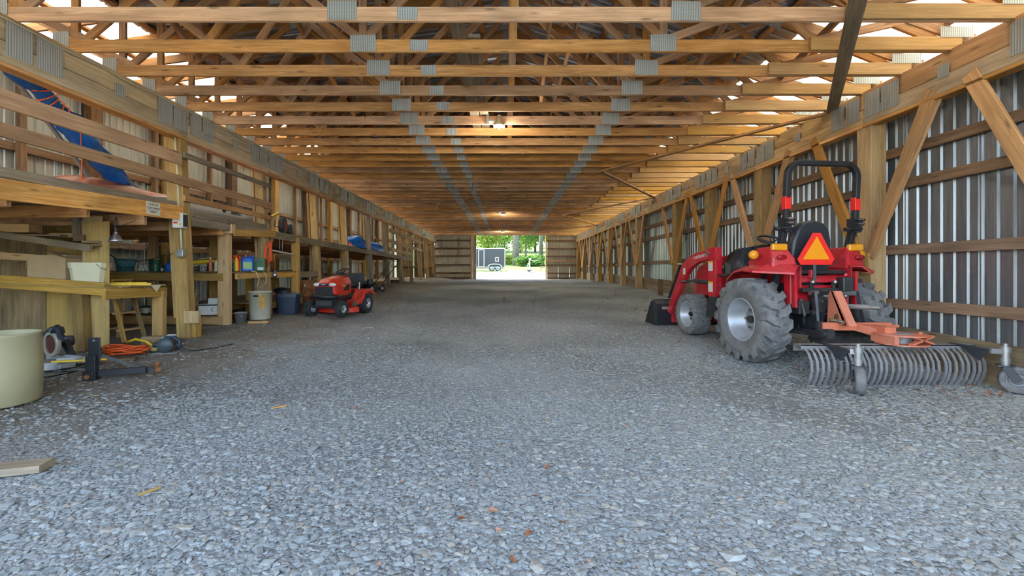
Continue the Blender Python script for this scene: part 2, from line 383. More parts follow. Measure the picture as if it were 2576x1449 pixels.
# ------------------------------------------------------------------ floor and gravel
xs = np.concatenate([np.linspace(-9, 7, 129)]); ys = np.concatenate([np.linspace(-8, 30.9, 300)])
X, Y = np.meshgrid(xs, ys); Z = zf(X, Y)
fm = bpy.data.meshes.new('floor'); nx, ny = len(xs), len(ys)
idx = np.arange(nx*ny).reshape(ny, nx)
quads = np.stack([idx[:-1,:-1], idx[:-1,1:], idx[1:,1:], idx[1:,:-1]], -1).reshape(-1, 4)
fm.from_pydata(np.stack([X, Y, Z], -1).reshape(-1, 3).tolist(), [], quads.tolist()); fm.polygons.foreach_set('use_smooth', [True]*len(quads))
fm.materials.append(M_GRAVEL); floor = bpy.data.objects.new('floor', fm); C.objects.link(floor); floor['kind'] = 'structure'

t_ = (1+5**.5)/2
ICO_V = np.array([(-1,t_,0),(1,t_,0),(-1,-t_,0),(1,-t_,0),(0,-1,t_),(0,1,t_),(0,-1,-t_),(0,1,-t_),(t_,0,-1),(t_,0,1),(-t_,0,-1),(-t_,0,1)], float); ICO_V /= np.linalg.norm(ICO_V[0])
ICO_F = np.array([(0,11,5),(0,5,1),(0,1,7),(0,7,10),(0,10,11),(1,5,9),(5,11,4),(11,10,2),(10,7,6),(7,1,8),(3,9,4),(3,4,2),(3,2,6),(3,6,8),(3,8,9),(4,9,5),(2,4,11),(6,2,10),(8,6,7),(9,8,1)])
def stones(name, pts, sizes, mat, parent, seed, flat=(.20,.38)):
    r = np.random.default_rng(seed); n = len(pts)
    v = np.repeat(ICO_V[None], n, 0)*(1+r.uniform(-.28,.28,(n,12,1)))
    s = sizes[:,None]*np.stack([r.uniform(.75,1.3,n), r.uniform(.6,1.0,n), r.uniform(*flat,n)], 1); v = v*s[:,None,:]
    a = r.uniform(0, 6.283, n); tx = r.normal(0,.28,n); ca, sa = np.cos(a), np.sin(a); ct, st = np.cos(tx), np.sin(tx)
    y2 = v[:,:,1]*ct[:,None]-v[:,:,2]*st[:,None]; z2 = v[:,:,1]*st[:,None]+v[:,:,2]*ct[:,None]; x2 = v[:,:,0]
    v = np.stack([x2*ca[:,None]-y2*sa[:,None], x2*sa[:,None]+y2*ca[:,None], z2], -1)+pts[:,None,:]
    f = (ICO_F[None]+(np.arange(n)*12)[:,None,None]).reshape(-1, 3)
    me = bpy.data.meshes.new(name); me.vertices.add(n*12); me.vertices.foreach_set('co', v.reshape(-1))
    me.loops.add(f.size); me.loops.foreach_set('vertex_index', f.reshape(-1).astype(np.int32))
    me.polygons.add(len(f)); me.polygons.foreach_set('loop_start', np.arange(0, f.size, 3, dtype=np.int32)); me.polygons.foreach_set('loop_total', np.full(len(f), 3, np.int32))
    at_ = me.attributes.new('tone', 'FLOAT', 'POINT'); at_.data.foreach_set('value', np.repeat(r.uniform(0,1,n), 12).astype(np.float32))
    me.polygons.foreach_set('use_smooth', np.zeros(len(f), bool)); me.materials.append(mat); me.update(); me.validate()
    o = bpy.data.objects.new(name, me); C.objects.link(o); o.parent = parent; return o
rg = np.random.default_rng(5)
def scatter(n, y0, y1):
    y = np.sqrt(rg.uniform(y0*y0, y1*y1, n)); x = rg.uniform(-1.42, 1.45, n)*y
    return x, y
P_, S_ = [], []
for n, y0, y1, sm, sg in ((15500,1.4,2.6,.0150,.30), (23000,2.6,4.2,.0145,.30), (29000,4.2,6.4,.0145,.28), (9000,6.4,8.2,.014,.28), (5000,8.2,11,.014,.28)):
    x, y = scatter(n, y0, y1); keep = (x > -5.4) & (x < 5.2)
    bare = np.sin(x*1.3+2)*np.sin(y*1.1+.7)+.6*np.sin(x*2.9+y*1.7); keep &= ~((bare > 1.02) & (rg.uniform(0,1,n) < .7)); keep &= ~(rg.uniform(0,1,n) < .7*sstep(-2.5,-3.9,x+.35*np.sin(y*2.1)))
    x, y = x[keep], y[keep]; s = sm*np.exp(rg.normal(0, sg, len(x)))
    P_.append(np.stack([x, y, zf(x, y)+s*.06], -1)); S_.append(s)
P_ = np.concatenate(P_); S_ = np.concatenate(S_)
st = stones('gravel', P_, S_, M_STONE, floor, 3); st['kind'] = 'stuff'
# the largest stones nearest the lens, each its own piece
svar = []
for k in range(8):
    s = stones('stone', np.zeros((1,3)), np.array([1.0]), M_STONE, floor, 50+k, (.26,.42)); svar.append(s.data); bpy.data.objects.remove(s)
x, y = scatter(290, 1.6, 3.0)
for i in range(len(x)):
    o = bpy.data.objects.new('stone', svar[i % 8]); C.objects.link(o); o.parent = floor
    s = .022*math.exp(RND.gauss(0,.2)); o.location = (x[i], y[i], gz(x[i], y[i])+s*.14); o.scale = (s, s, s); o.rotation_euler = (0, 0, RND.uniform(0, 6.28))

# ------------------------------------------------------------------ corrugated sheets
def sheet_mesh(name, H, mat, sgn, ribs=6, pitch=.1524):
    pr = [(0.0, 0.0)]
    for i in range(ribs):
        c = pitch*(i+.5)
        for du, dv in ((-.026,0),(-.011,.021),(.011,.021),(.026,0)): pr.append((c+du, dv*sgn))
        if i == ribs-1:
            for du, dv in ((.030,0),(.040,.016),(.050,.016),(.060,0)): pr.append((c+du, dv*sgn))
    pr.append((pitch*ribs+.004, 0.0))
    v = [(u, w, z) for z in (0, H) for u, w in pr]; n = len(pr)
    return MB().add(v, [(i, i+1, n+i+1, n+i) for i in range(n-1)]).mesh(name, mat)
SW = .1524*6
_sh = {}
def sheet(name, M, H, mat, parent, sgn, ribs=6):
    k = (round(H, 2), mat.name, sgn, ribs)
    if k not in _sh: _sh[k] = sheet_mesh(name, H, mat, sgn, ribs)
    o = bpy.data.objects.new(name, _sh[k]); C.objects.link(o); o.parent = parent; o.matrix_local = M; return o

YB0, YB1 = -1.5, 30.8  # shell carried on unseen behind the camera to cut skylight on near gravel
# right wall -------------------------------------------------------
XR, XL, XLW = 5.00, -4.77, -7.80
wr = struct('wall_right')
RPOST = [1.2, 3.6, 5.97, 8.54, 10.7, 12.8, 16.5, 18.7, 21.0, 23.3, 25.6, 28.0, 30.2]
y = YB0
while y < YB1:
    b = max(.38, gz(5.2, y)+.06); sheet('siding_panel', frame((5.29, y, b), (0,1,0), (-1,0,0)), round(3.78-b, 1), S_RIGHT, wr, -1); y += SW
for i, yp in enumerate(RPOST):
    g = gz(5.1, yp); c = yp+.12
    board('post', (5.11, c, g-.1), (5.11, c, 3.30), .24, .21, W_POST, wr, up=(0,1,0))
    for s in (-1, 1):
        if i == len(RPOST)-1 and s > 0: continue
        p0 = (5.005, c+s*.10, 1.42); p1 = (5.005, c+s*.98, 3.34)
        board('brace', p0, p1, .165, .04, W_BRACE, wr, up=(0,1,0))
        if yp < 9: board('brace', (5.045, c+s*.33, 1.95), (5.045, c+s*1.02, 3.30), .12, .035, W_BRACE, wr, up=(0,1,0))
    board('kick_block', (4.985, c-.06, 1.18), (4.985, c-.06, 1.46), .12, .038, W_POST, wr, up=(0,1,0))
for z in (2.80, 2.36, 1.50, .78):
    for k in range(0, len(RPOST)-1):
        if z < gz(5.2, RPOST[k])+.15: continue
        board('girt', (5.245, RPOST[k]+.12, z), (5.245, RPOST[k+1]+.12, z), .125, .04, W_GIRT, wr)
for k in range(len(RPOST)-1):
    a, b = RPOST[k], RPOST[k+1]; board('skirt_board', (5.25, a, gz(5.2, a)+.13), (5.25, b, gz(5.2, b)+.13), .58, .04, W_GREY, wr)
def header(parent, X, s, posts, zb):
    """built-up header on the posts; s is the side its visible face looks to"""
    ends = [posts[0]-.2]+[p+.12 for p in posts[1:]]; ends[-1] = 30.7
    xc = X-s*.05; xp = X+s*.008
    for a, b in zip(ends, ends[1:]):
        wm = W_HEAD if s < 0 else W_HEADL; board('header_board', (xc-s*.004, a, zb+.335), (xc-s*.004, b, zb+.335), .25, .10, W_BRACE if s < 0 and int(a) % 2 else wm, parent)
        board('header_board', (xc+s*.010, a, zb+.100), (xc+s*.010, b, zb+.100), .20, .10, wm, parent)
        board('sill_plate', (xc-s*.01, a, zb-.022), (xc-s*.01, b, zb-.022), .15, .04, W_CHORD, parent, up=(1,0,0))
        for y0, w, h, zc in ((a+.05,.24,.33,.24), (a+.33,.26,.33,.24), (b-.56,.26,.33,.24), (b-.28,.24,.33,.24), ((a+b)/2,.13,.15,.24)):
            if y0 < 2.2: continue
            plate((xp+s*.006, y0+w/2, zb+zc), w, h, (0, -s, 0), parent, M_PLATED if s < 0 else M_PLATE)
_pc = {}
def plate(c, w, h, xdir, parent, mat, roll=0, name='truss_plate'):
    k = (w, h, mat.name)
    if k not in _pc: _pc[k] = MB().box((0,0,0), (w, .004, h)).mesh(name, mat)
    o = bpy.data.objects.new(name, _pc[k]); C.objects.link(o); o.parent = parent
    x = Vector(xdir); y_ = Vector((0,0,1)).cross(x)
    o.matrix_local = T4(*c) @ Matrix(((x.x,y_.x,0,0),(x.y,y_.y,0,0),(x.z,y_.z,1,0),(0,0,0,1))) @ RY(roll); return o
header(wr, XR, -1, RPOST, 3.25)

# left outer wall ----------------------------------------------------
wl = struct('wall_left')
y = YB0
while y < YB1-.2:
    b = gz(-7.7, y)-.05; sheet('siding_panel', frame((XLW, y, round(b,1)), (0,1,0), (-1,0,0)), 4.5-round(b,1), S_LEFT, wl, 1); y += SW
LWP = [.6, 3.0, 5.5, 8.15, 9.95, 12.3, 14.6, 16.9, 19.2, 21.6, 24, 26.4, 28.8]
for i, yp in enumerate(LWP):
    board('post', (-7.66, yp, 0), (-7.66, yp, 4.45), .24, .15, W_DARK if i % 2 else W_POST, wl, up=(0,1,0))
    if i: board('stud', (-7.68, yp+1.45, .2), (-7.68, yp+1.45, 4.45), .09, .1, W_GIRT, wl, up=(0,1,0))
for z in (1.05, 1.72, 2.55, 3.18):
    for k in range(len(LWP)-1): board('girt', (-7.76, LWP[k], z), (-7.76, LWP[k+1], z), .13, .04, W_GIRT, wl)

# post-and-header line on the left -------------------------------------
wi = struct('wall_inner')
LPOST = [1.6, 4.0, 6.45, 8.66, 11.1, 13.15, 15.5, 17.8, 20.1, 22.4, 24.9, 27.0, 29.9]
def lx(z): return -4.885+.16*(3.2-z)/3.2          # the posts lean a little
for i, yp in enumerate(LPOST):
    if i == 1: continue                           # the bench bay is open
    w = .20 if i < 3 else .16; g = gz(-4.75, yp); c = yp+.07
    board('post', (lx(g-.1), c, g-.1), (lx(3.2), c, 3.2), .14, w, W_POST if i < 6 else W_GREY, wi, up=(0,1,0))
    if i > 1:
        board('post_ply', (lx(g)-.13, c-.01, g+.3), (lx(3.2)-.13, c-.01, 3.2), .10, .05, W_POST, wi, up=(0,1,0))
g = gz(-4.7, 6.5)
board('post_block', (-4.70, 6.56, g+.0), (-4.70, 6.56, g+.30), .14, .22, W_POST, wi, up=(0,1,0))
board('post_block', (-4.62, 6.47, g+.22), (-4.62, 6.47, g+.40), .06, .22, W_POST, wi, up=(0,1,0))
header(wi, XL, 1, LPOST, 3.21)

# far end ---------------------------------------------------------------
wf = struct('wall_far')
YF = 30.85
x = -4.92
for k in range(3): sheet('siding_panel', frame((x, YF, .62), (1,0,0), (0,1,0)), 3.2, S_FAR, wf, 1); x += SW*.94
x = 3.02
for k in range(3): sheet('siding_panel', frame((x, YF, .62), (1,0,0), (0,1,0)), 3.2, S_FAR, wf, 1, 5); x += .78
for z in (3.35, 2.79, 2.26, 1.64, 1.06, .74):
    board('girt', (-4.95, YF-.06, z), (-2.32, YF-.06, z), .10, .05, W_DARK, wf)
    board('girt', (3.0, YF-.06, z-.03), (5.25, YF-.06, z-.03), .10, .05, W_GIRT, wf)
board('girt', (3.0, YF-.07, 1.92), (5.25, YF-.07, 1.92), .09, .05, W_CHORD, wf)
board('stud', (-2.32, YF-.09, .55), (-2.32, YF-.09, 3.8), .1, .12, W_CHORD, wf, up=(0,1,0))
board('stud', (-3.2, YF-.10, 2.2), (-3.2, YF-.10, 3.5), .06, .05, W_GREY, wf, up=(0,1,0))
board('jamb', (-2.16, YF-.02, .55), (-2.16, YF-.02, 3.8), .1, .19, S_FAR, wf, up=(0,1,0))
board('jamb', (-2.03, YF-.08, .55), (-2.03, YF-.08, 3.8), .14, .08, W_GREY, wf, up=(0,1,0))
board('jamb', (2.93, YF-.08, .55), (2.93, YF-.08, 3.8), .14, .09, W_CHORD, wf, up=(0,1,0))
board('lintel', (-5.0, YF-.1, 3.86), (5.3, YF-.1, 3.86), .24, .08, W_CHORD, wf)
for k, (a, b) in enumerate(((-7.62,-6.4),(-6.38,-5.6),(-5.58,-4.95))):
    board('end_panel', ((a+b)/2, YF, .74), ((a+b)/2, YF, 4.6), b-a, .02, W_PLYD if k != 1 else W_DARK, wf, up=(1,0,0))
for z in (1.5, 3.1): board('girt', (-7.75, YF-.05, z), (-4.95, YF-.05, z), .1, .05, W_DARK, wf)
# gable end above the opening, closed with sheets
for k in range(14):
    x0 = -7.8+k*.94; h = max(.5, min(5.5-.135*abs(min(0,x0-.1)), 5.5-.333*max(0, x0+.9-.1))-3.95); sheet('gable_panel', frame((x0, YF+.03, 3.85), (1,0,0), (0,1,0)), round(h,1), S_FAR, wf, 1)

# roof and trusses --------------------------------------------------------
ce = struct('ceiling')
ZC = 3.69
def zt(x): return 5.56-.333*(x-.1) if x > .1 else 5.56-.135*(.1-x)
def slope(x0, x1, mat, name):
    a, b = Vector((x0, 0, zt(x0)+.12)), Vector((x1, 0, zt(x1)+.12)); d = (b-a); L = d.length; y = -1.8
    while y < YB1+.3:
        # local z runs down the slope, local x along the building
        zx = d.normalized(); xx = Vector((0,1,0)); yx = zx.cross(xx)
        M = Matrix(((xx.x,yx.x,zx.x,a.x),(xx.y,yx.y,zx.y,a.y+y),(xx.z,yx.z,zx.z,a.z),(0,0,0,1)))
        sheet(name, M, round(L, 2), mat, ce, 1 if x1 > x0 else -1); y += SW
slope(.1, 3.95, S_ROOF, 'roof_panel'); slope(3.95, 5.62, M_SKYL, 'skylight_panel')
slope(.1, -5.55, S_ROOF, 'roof_panel'); slope(-5.55, -7.2, M_SKYL, 'skylight_panel'); slope(-7.2, -8.05, S_ROOF, 'roof_panel')
for x in (.35, 1.0, 1.65, 2.3, 2.95, 3.6, 4.3, 5.0, -.4, -1.1, -1.8, -2.5, -3.2, -3.9, -4.6, -5.4, -6.2, -7.0):
    board('purlin', (x, -1.7, zt(x)+.09), (x, 30.9, zt(x)+.09), .04, .10, W_WEB, ce)
WEBS = [(-1.6,-3.2),(-1.6,-1.6),(-1.6,0.0),(1.8,3.4),(1.8,1.8),(1.8,.2),(-4.75,-3.3),(-4.85,-4.85),(-4.7,-6.4),(4.9,3.5),(.1,.1),(-3.35,-4.7),(-3.35,-2.4),(3.5,4.5),(3.5,2.5)]
NK = 44
for k in range(-2, NK):
    yk = 4.34+.6096*k; near = yk < 13.5
    tr = bpy.data.objects.new('roof_truss', None); C.objects.link(tr); tr.parent = ce; tr.location = (0, yk, 0); tr.empty_display_size = .1
    if yk < 27.5 or True:
        board('bottom_chord', (-4.95, 0, ZC+.07), (5.15, 0, ZC+.07), .14, .038, W_CHORD, tr)
        xs0 = 3.38+RND.uniform(-.06,.06)
        board('sister_board', (xs0, -.040, ZC+.076), (5.12, -.040, ZC+.076), .15, .040, W_NEW, tr)
    for x, w, h, dz in ((-1.6,.29,.19,.10), (-.96,.20,.125,.07), (1.8,.29,.19,.10)):
        plate((x+RND.uniform(-.01,.01), -.022, ZC+dz+RND.uniform(-.008,.008)), w, h, (1,0,0), tr, M_PLATE, RND.uniform(-.03,.03), 'gusset_plate')
    plate((5.06, -.063, ZC+.20), .37, .12, (1,0,0), tr, M_PLATE, 0, 'gusset_plate')
    plate((-5.0, -.022, ZC+.14), .18, .17, (1,0,0), tr, M_PLATED, 0, 'gusset_plate')
    board('top_chord', (5.3, 0, zt(5.3)), (.1, 0, zt(.1)), .13, .038, W_WEB, tr)
    board('top_chord', (.1, 0, zt(.1)), (-7.85, 0, zt(-7.85)), .13, .038, W_WEB, tr)
    if near:
        for a, b in WEBS:
            zb = zt(b)-.05
            board('web', (a, .002, ZC+.13), (b, .002, zb), .088, .036, W_WEB, tr, up=(1,0,0))
        plate((3.35, -.022, zt(3.35)-.05), .36, .20, (1,0,0), tr, M_PLATED, .32, 'gusset_plate')
        plate((.1, -.022, zt(.1)-.06), .25, .20, (1,0,0), tr, M_PLATED, 0, 'gusset_plate')
        plate((-3.2, -.022, zt(-3.2)-.05), .25, .18, (1,0,0), tr, M_PLATE, -.13, 'gusset_plate')
# runners and diagonal bracing of the ceiling
for a, b in ((-.56,-.43),): board('runner', (-.50, 2.6, ZC+.16), (-.50, 6.2, ZC+.16), .04, .15, W_GREY, ce)
board('runner', (-.34, 4.9, ZC+.165), (-.34, 12.0, ZC+.165), .04, .14, W_GREY, ce)
board('runner', (-.50, 6.2, ZC+.16), (-.50, 13.0, ZC+.16), .04, .15, W_GREY, ce)
for x0, z0 in ((-2.4, 4.45), (-.75, 4.62), (1.0, 4.62), (2.6, 4.3), (-3.9, 4.3)): board('runner', (x0, 2.8, z0), (x0, 13.4, z0), .09, .04, W_WEB, ce)
for j, (x0, y0, x1, y1, z0, z1) in enumerate(((-2.7,3.2,-2.9,5.9,3.9,4.9),(-2.9,5.2,-2.7,8.0,4.9,3.95),(2.6,3.2,2.6,6.0,4.55,3.95),(2.9,5.5,2.7,8.6,3.95,4.55),(-3.6,6.0,-3.7,9.2,3.95,4.8),(.6,4.0,.6,7.2,5.0,4.0),(-3.9,3.4,-3.9,5.6,4.9,3.95),(3.7,3.6,3.9,6.2,4.25,3.95),(-1.0,6.8,-1.0,9.6,4.0,5.1),(1.4,7.0,1.4,10,5.0,4.0))):
    board('sway_brace', (x0,y0,z0), (x1,y1,z1), .09, .04, W_WEB, ce)
ZG = [(2.4,2.75),(5.05,6.75),(2.38,10.75),(5.0,14.6),(2.56,19.3),(5.0,23.5),(2.37,27.2),(4.95,30.4)]
for k, ((xa,ya),(xb,yb)) in enumerate(zip(ZG, ZG[1:])):
    m = W_DARK if k == 0 else W_CHORD
    board('wind_brace', (xa,ya,ZC-.022-.0*k), (xb,yb,ZC-.022), .04, .14 if k == 0 else .09, W_GREY if k == 0 else W_CHORD, ce)
# LED bulbs ------------------------------------------------------------------
M_LED = glow('led_panel', (1.0,.97,.92), 60.0)
def led(name, x, y, label, power):
    t = thing(name, label, 'light bulb', (x, y, ZC+.02), 0, 'bulbs under the ceiling')
    MB().box((-.19,.005,.06), (.05,.04,.18)).build('socket_bracket', GALV, t)
    MB().cyl((-.17,0,.02), (-.06,0,.02), .02).build('socket', WHITE, t)
    MB().lathe([(.030,.12),(.034,.06),(.060,-.01),(.095,-.05),(.098,-.062),(0.001,-.064)]).build('housing', CREAM, t)
    for k in range(6):
        a = k*math.pi/3+math.pi/2; M = T4(0,0,-.072) @ RZ(a) @ T4(.075,0,0) @ RY(.25)
        MB().rbox((0,0,0), (.055,.032,.010), .004, M).build('led_wing', M_LED, t)
    l = bpy.data.lights.new(name+'_light', 'POINT'); l.energy = power; l.color = (1,.93,.82); l.shadow_soft_size = .10
    o = bpy.data.objects.new(name+'_light', l); C.objects.link(o); o.parent = t; o.location = (0,0,-.22)
    return t
led('led_bulb', -.09, 7.34, 'lit six-panel LED bulb in cream housing, largest of the ceiling bulbs', 14)
led('led_bulb', -.06, 18.925, 'small lit LED bulb halfway down the barn ceiling', 16)
led('led_bulb', -.11, 27.45, 'tiny lit LED bulb over the far doorway', 16)
# ------------------------------------------------------------------ wheels
def wheel(parent, c, R, W, rr, side, lugs, tmat, rmat, tread='bar', rz=0, name='wheel', dish=.6):
    """tyre and rim turning about x; side = which way the dished face looks"""
    t = bpy.data.objects.new(name, None); C.objects.link(t); t.parent = parent; t.location = c; t.rotation_euler = (0, 0, rz); t.empty_display_size = .05
    h = W/2; M = RY(math.pi/2); mb = MB(); Rt = R*(.915 if tread == 'bar' else .955 if tread == 'block' else .985)
    mb.lathe([(rr*.93,-h*.70),(rr*1.02,-h*.80),(rr+(R-rr)*.35,-h*1.0),(rr+(R-rr)*.72,-h*.98),(Rt*.965,-h*.86),(Rt,-h*.5),(Rt*1.008,0),(Rt,h*.5),(Rt*.965,h*.86),(rr+(R-rr)*.72,h*.98),(rr+(R-rr)*.35,h*1.0),(rr*1.02,h*.80),(rr*.93,h*.70)], M, 44)
    def pt(x, a, r): return (x, r*math.cos(a), r*math.sin(a))
    if tread == 'bar':
        for k in range(lugs):
            for s in (-1, 1):
                a0 = 2*math.pi*(k+(.5 if s > 0 else 0))/lugs; da = .33*2*math.pi/lugs; rings = []
                for xf, off, rl, rh in ((1.03,0,.78,.84),(.95,.0,.86,.985),(.45,.30,.90,1.0),(.10,.36,.90,1.005),(-.16,.66,.90,1.0)):
                    a = a0+off*2*math.pi/lugs; x = s*h*xf
                    rings.append([pt(x,a-da,R*rl),pt(x,a-da*.75,R*rh),pt(x,a+da*.75,R*rh),pt(x,a+da,R*rl)])
                mb.loft(rings, True, True, False)
    elif tread == 'block':
        for k in range(lugs):
            for s in (-1, 1):
                a0 = 2*math.pi*(k+(.5 if s > 0 else 0))/lugs; da = .36*2*math.pi/lugs; rings = []
                for xf, off, rl, rh in ((1.0,0,.90,.94),(.86,0,.95,1.0),(.4,.2,.96,1.005),(.0,.5,.96,1.005)):
                    a = a0+off*2*math.pi/lugs; x = s*h*xf
                    rings.append([pt(x,a-da,R*rl),pt(x,a-da*.8,R*rh),pt(x,a+da*.8,R*rh),pt(x,a+da,R*rl)])
                mb.loft(rings, True, True, False)
    elif tread == 'turf':
        for k in range(lugs):
            for x in (-.7,-.35,0,.35,.7):
                a = 2*math.pi*(k+(.5 if abs(x) == .35 else 0))/lugs
                mb.box(pt(x*h, a, R*.992), (h*.28, R*2.2/lugs*1.6, R*.03), RX(a-math.pi/2))
    mb.build('tyre', tmat, t)
    mb = MB(); s = side
    mb.lathe([(rr*1.04,s*h*.78),(rr*1.0,s*h*.84),(rr*.94,s*h*.80),(rr*.90,s*h*.55),(rr*.86,s*h*.5),(rr*.83,s*h*(.5-dish)),(rr*.66,s*h*(.45-dish)),(rr*.60,s*h*(.62-dish)),(rr*.34,s*h*(.68-dish)),(rr*.30,s*h*(.85-dish)),(0.001,s*h*(.88-dish))], M, 32)
    mb.lathe([(rr*1.02,-s*h*.78),(rr*.9,-s*h*.6),(rr*.86,s*h*.4)], M, 32)
    rim = mb.build('rim', rmat, t)
    mb = MB(); hx = s*h*(.88-dish)
    mb.cyl((hx-s*.01,0,0), (hx+s*.03,0,0), rr*.2, rr*.17, 14); 
    mb.build('hub', DKMETAL, t)
    if rr > .2:
        for k in range(6):
            a = k*math.pi/3; MB().cyl((hx-s*.05, rr*.47*math.cos(a), rr*.47*math.sin(a)), (hx-s*.0, rr*.47*math.cos(a), rr*.47*math.sin(a)), .013, n=6, smooth=False).build('wheel_bolt', STEEL, t)
    return t

# ------------------------------------------------------------------ compact tractor
TX, TY, TA = 3.88, 5.78, math.radians(6.5)
tr = thing('tractor', 'red compact tractor with roll bar and front loader parked along siding wall', 'tractor', (TX, TY, gz(3.9, 5.7)-.005), TA)
for s in (-1, 1):
    wheel(tr, (s*.675, 0, .535), .54, .35, .275, s, 17, RUBBER, SILVER, 'bar', name='rear_wheel', dish=.95)
    wheel(tr, (s*.52, 1.66, .44), .34, .29, .215, s, 24, RUBBER, SILVER, 'block', name='front_wheel', dish=.7)
mb = MB()
mb.box((0,.55,.58), (.34,1.5,.36)).box((0,1.5,.50), (.30,.9,.22)).box((0,1.66,.43), (.86,.12,.11)).cyl((-.45,0,.53),(.45,0,.53),.13,n=18)
mb.box((0,-.12,.70), (.36,.36,.44)).box((0,-.22,.50), (.30,.24,.26)).box((0,.45,.40),(.5,.6,.08)).box((-.38,.75,.55),(.14,.5,.2)).box((.38,.75,.55),(.14,.5,.2))
mb.build('chassis', BLK, tr, bevel=.015)
hood = MB().loft([[(-.30,.98,.84),(-.31,.98,1.30),(-.25,.98,1.42),(0,.98,1.46),(.25,.98,1.42),(.31,.98,1.30),(.30,.98,.84)],
    [(-.30,1.5,.80),(-.31,1.5,1.26),(-.25,1.5,1.38),(0,1.5,1.42),(.25,1.5,1.38),(.31,1.5,1.26),(.30,1.5,.80)],
    [(-.28,1.95,.66),(-.29,1.95,1.14),(-.22,1.95,1.26),(0,1.95,1.30),(.22,1.95,1.26),(.29,1.95,1.14),(.28,1.95,.66)],
    [(-.24,2.12,.64),(-.25,2.14,.95),(-.17,2.14,1.06),(0,2.14,1.1),(.17,2.14,1.06),(.25,2.14,.95),(.24,2.12,.64)]], True, True, False).build('hood', RED, tr, bevel=.02)
MB().box((-.312,1.22,1.20), (.008,.34,.13)).build('vent_panel', BLKP, hood)
text('lettering', '2638', .085, WHITE, hood, frame((-.3175,1.20,1.225), (0,-1,0), (0,0,1)))
cowl = MB().loft([[(-.34,.62,.70),(-.35,.62,1.20),(-.27,.66,1.50),(0,.66,1.56),(.27,.66,1.50),(.35,.62,1.20),(.34,.62,.70)],
    [(-.34,.85,.68),(-.35,.85,1.25),(-.28,.85,1.50),(0,.85,1.54),(.28,.85,1.50),(.35,.85,1.25),(.34,.85,.68)],
    [(-.325,1.06,.70),(-.335,1.06,1.30),(-.27,1.06,1.43),(0,1.06,1.475),(.27,1.06,1.43),(.335,1.06,1.30),(.325,1.06,.70)]], True, True, True).build('dash_cowl', BLKP, tr)
MB().box((0,.60,1.44), (.34,.03,.20), RX(-.35)).build('instrument_panel', BLK, cowl, bevel=.01)
mb = MB(); Ms = T4(0,.47,1.60) @ RX(.42)
mb.tube([Ms @ Vector((.19*math.cos(a),.19*math.sin(a),0)) for a in [i*2*math.pi/24 for i in range(24)]], .016, 8, True)
for k in range(3): a = k*2.09+.5; mb.cyl(Ms @ Vector((0,0,-.04)), Ms @ Vector((.185*math.cos(a),.185*math.sin(a),0)), .012, n=6)
mb.cyl(Ms @ Vector((0,0,-.02)), (0,.72,1.35), .025)
mb.build('steering_wheel', BLK, tr)
mb = MB()
mb.rbox((0,.10,1.08), (.50,.48,.12), .04)
sb = [(.16,.95),(.225,1.02),(.255,1.15),(.26,1.35),(.245,1.55),(.20,1.70),(.12,1.775),(0,1.80)]
rings = []
for d, sc_ in ((-.02,.86),(.03,.98),(.09,1.0),(.14,.90)):
    ring = [(w*sc_*1.06, -.13-d-.16*(z-.95)/.85*.6, .95+(z-.95)*(1 if sc_ > .95 else .97)) for w, z in sb]
    rings.append([(-p[0], p[1], p[2]) for p in ring[:-1]]+[ring[-1]]+ring[:-1][::-1])
mb.loft(rings, True, True, True)
seat = mb.build('seat', BLKP, tr, loc=(-.08,0,0))
mb = MB()
for k in range(4): mb.rbox((0,-.262-.004*k,1.02+.035*k), (.40,.02,.016), .006)
mb.build('seat_rib', BLK, seat)
mb = MB(); mb.rbox((-.34,.02,1.30), (.06,.32,.05), .02).beam((-.34,.1,1.05),(-.34,.0,1.3),.04,.04); mb.build('armrest', BLKP, seat)
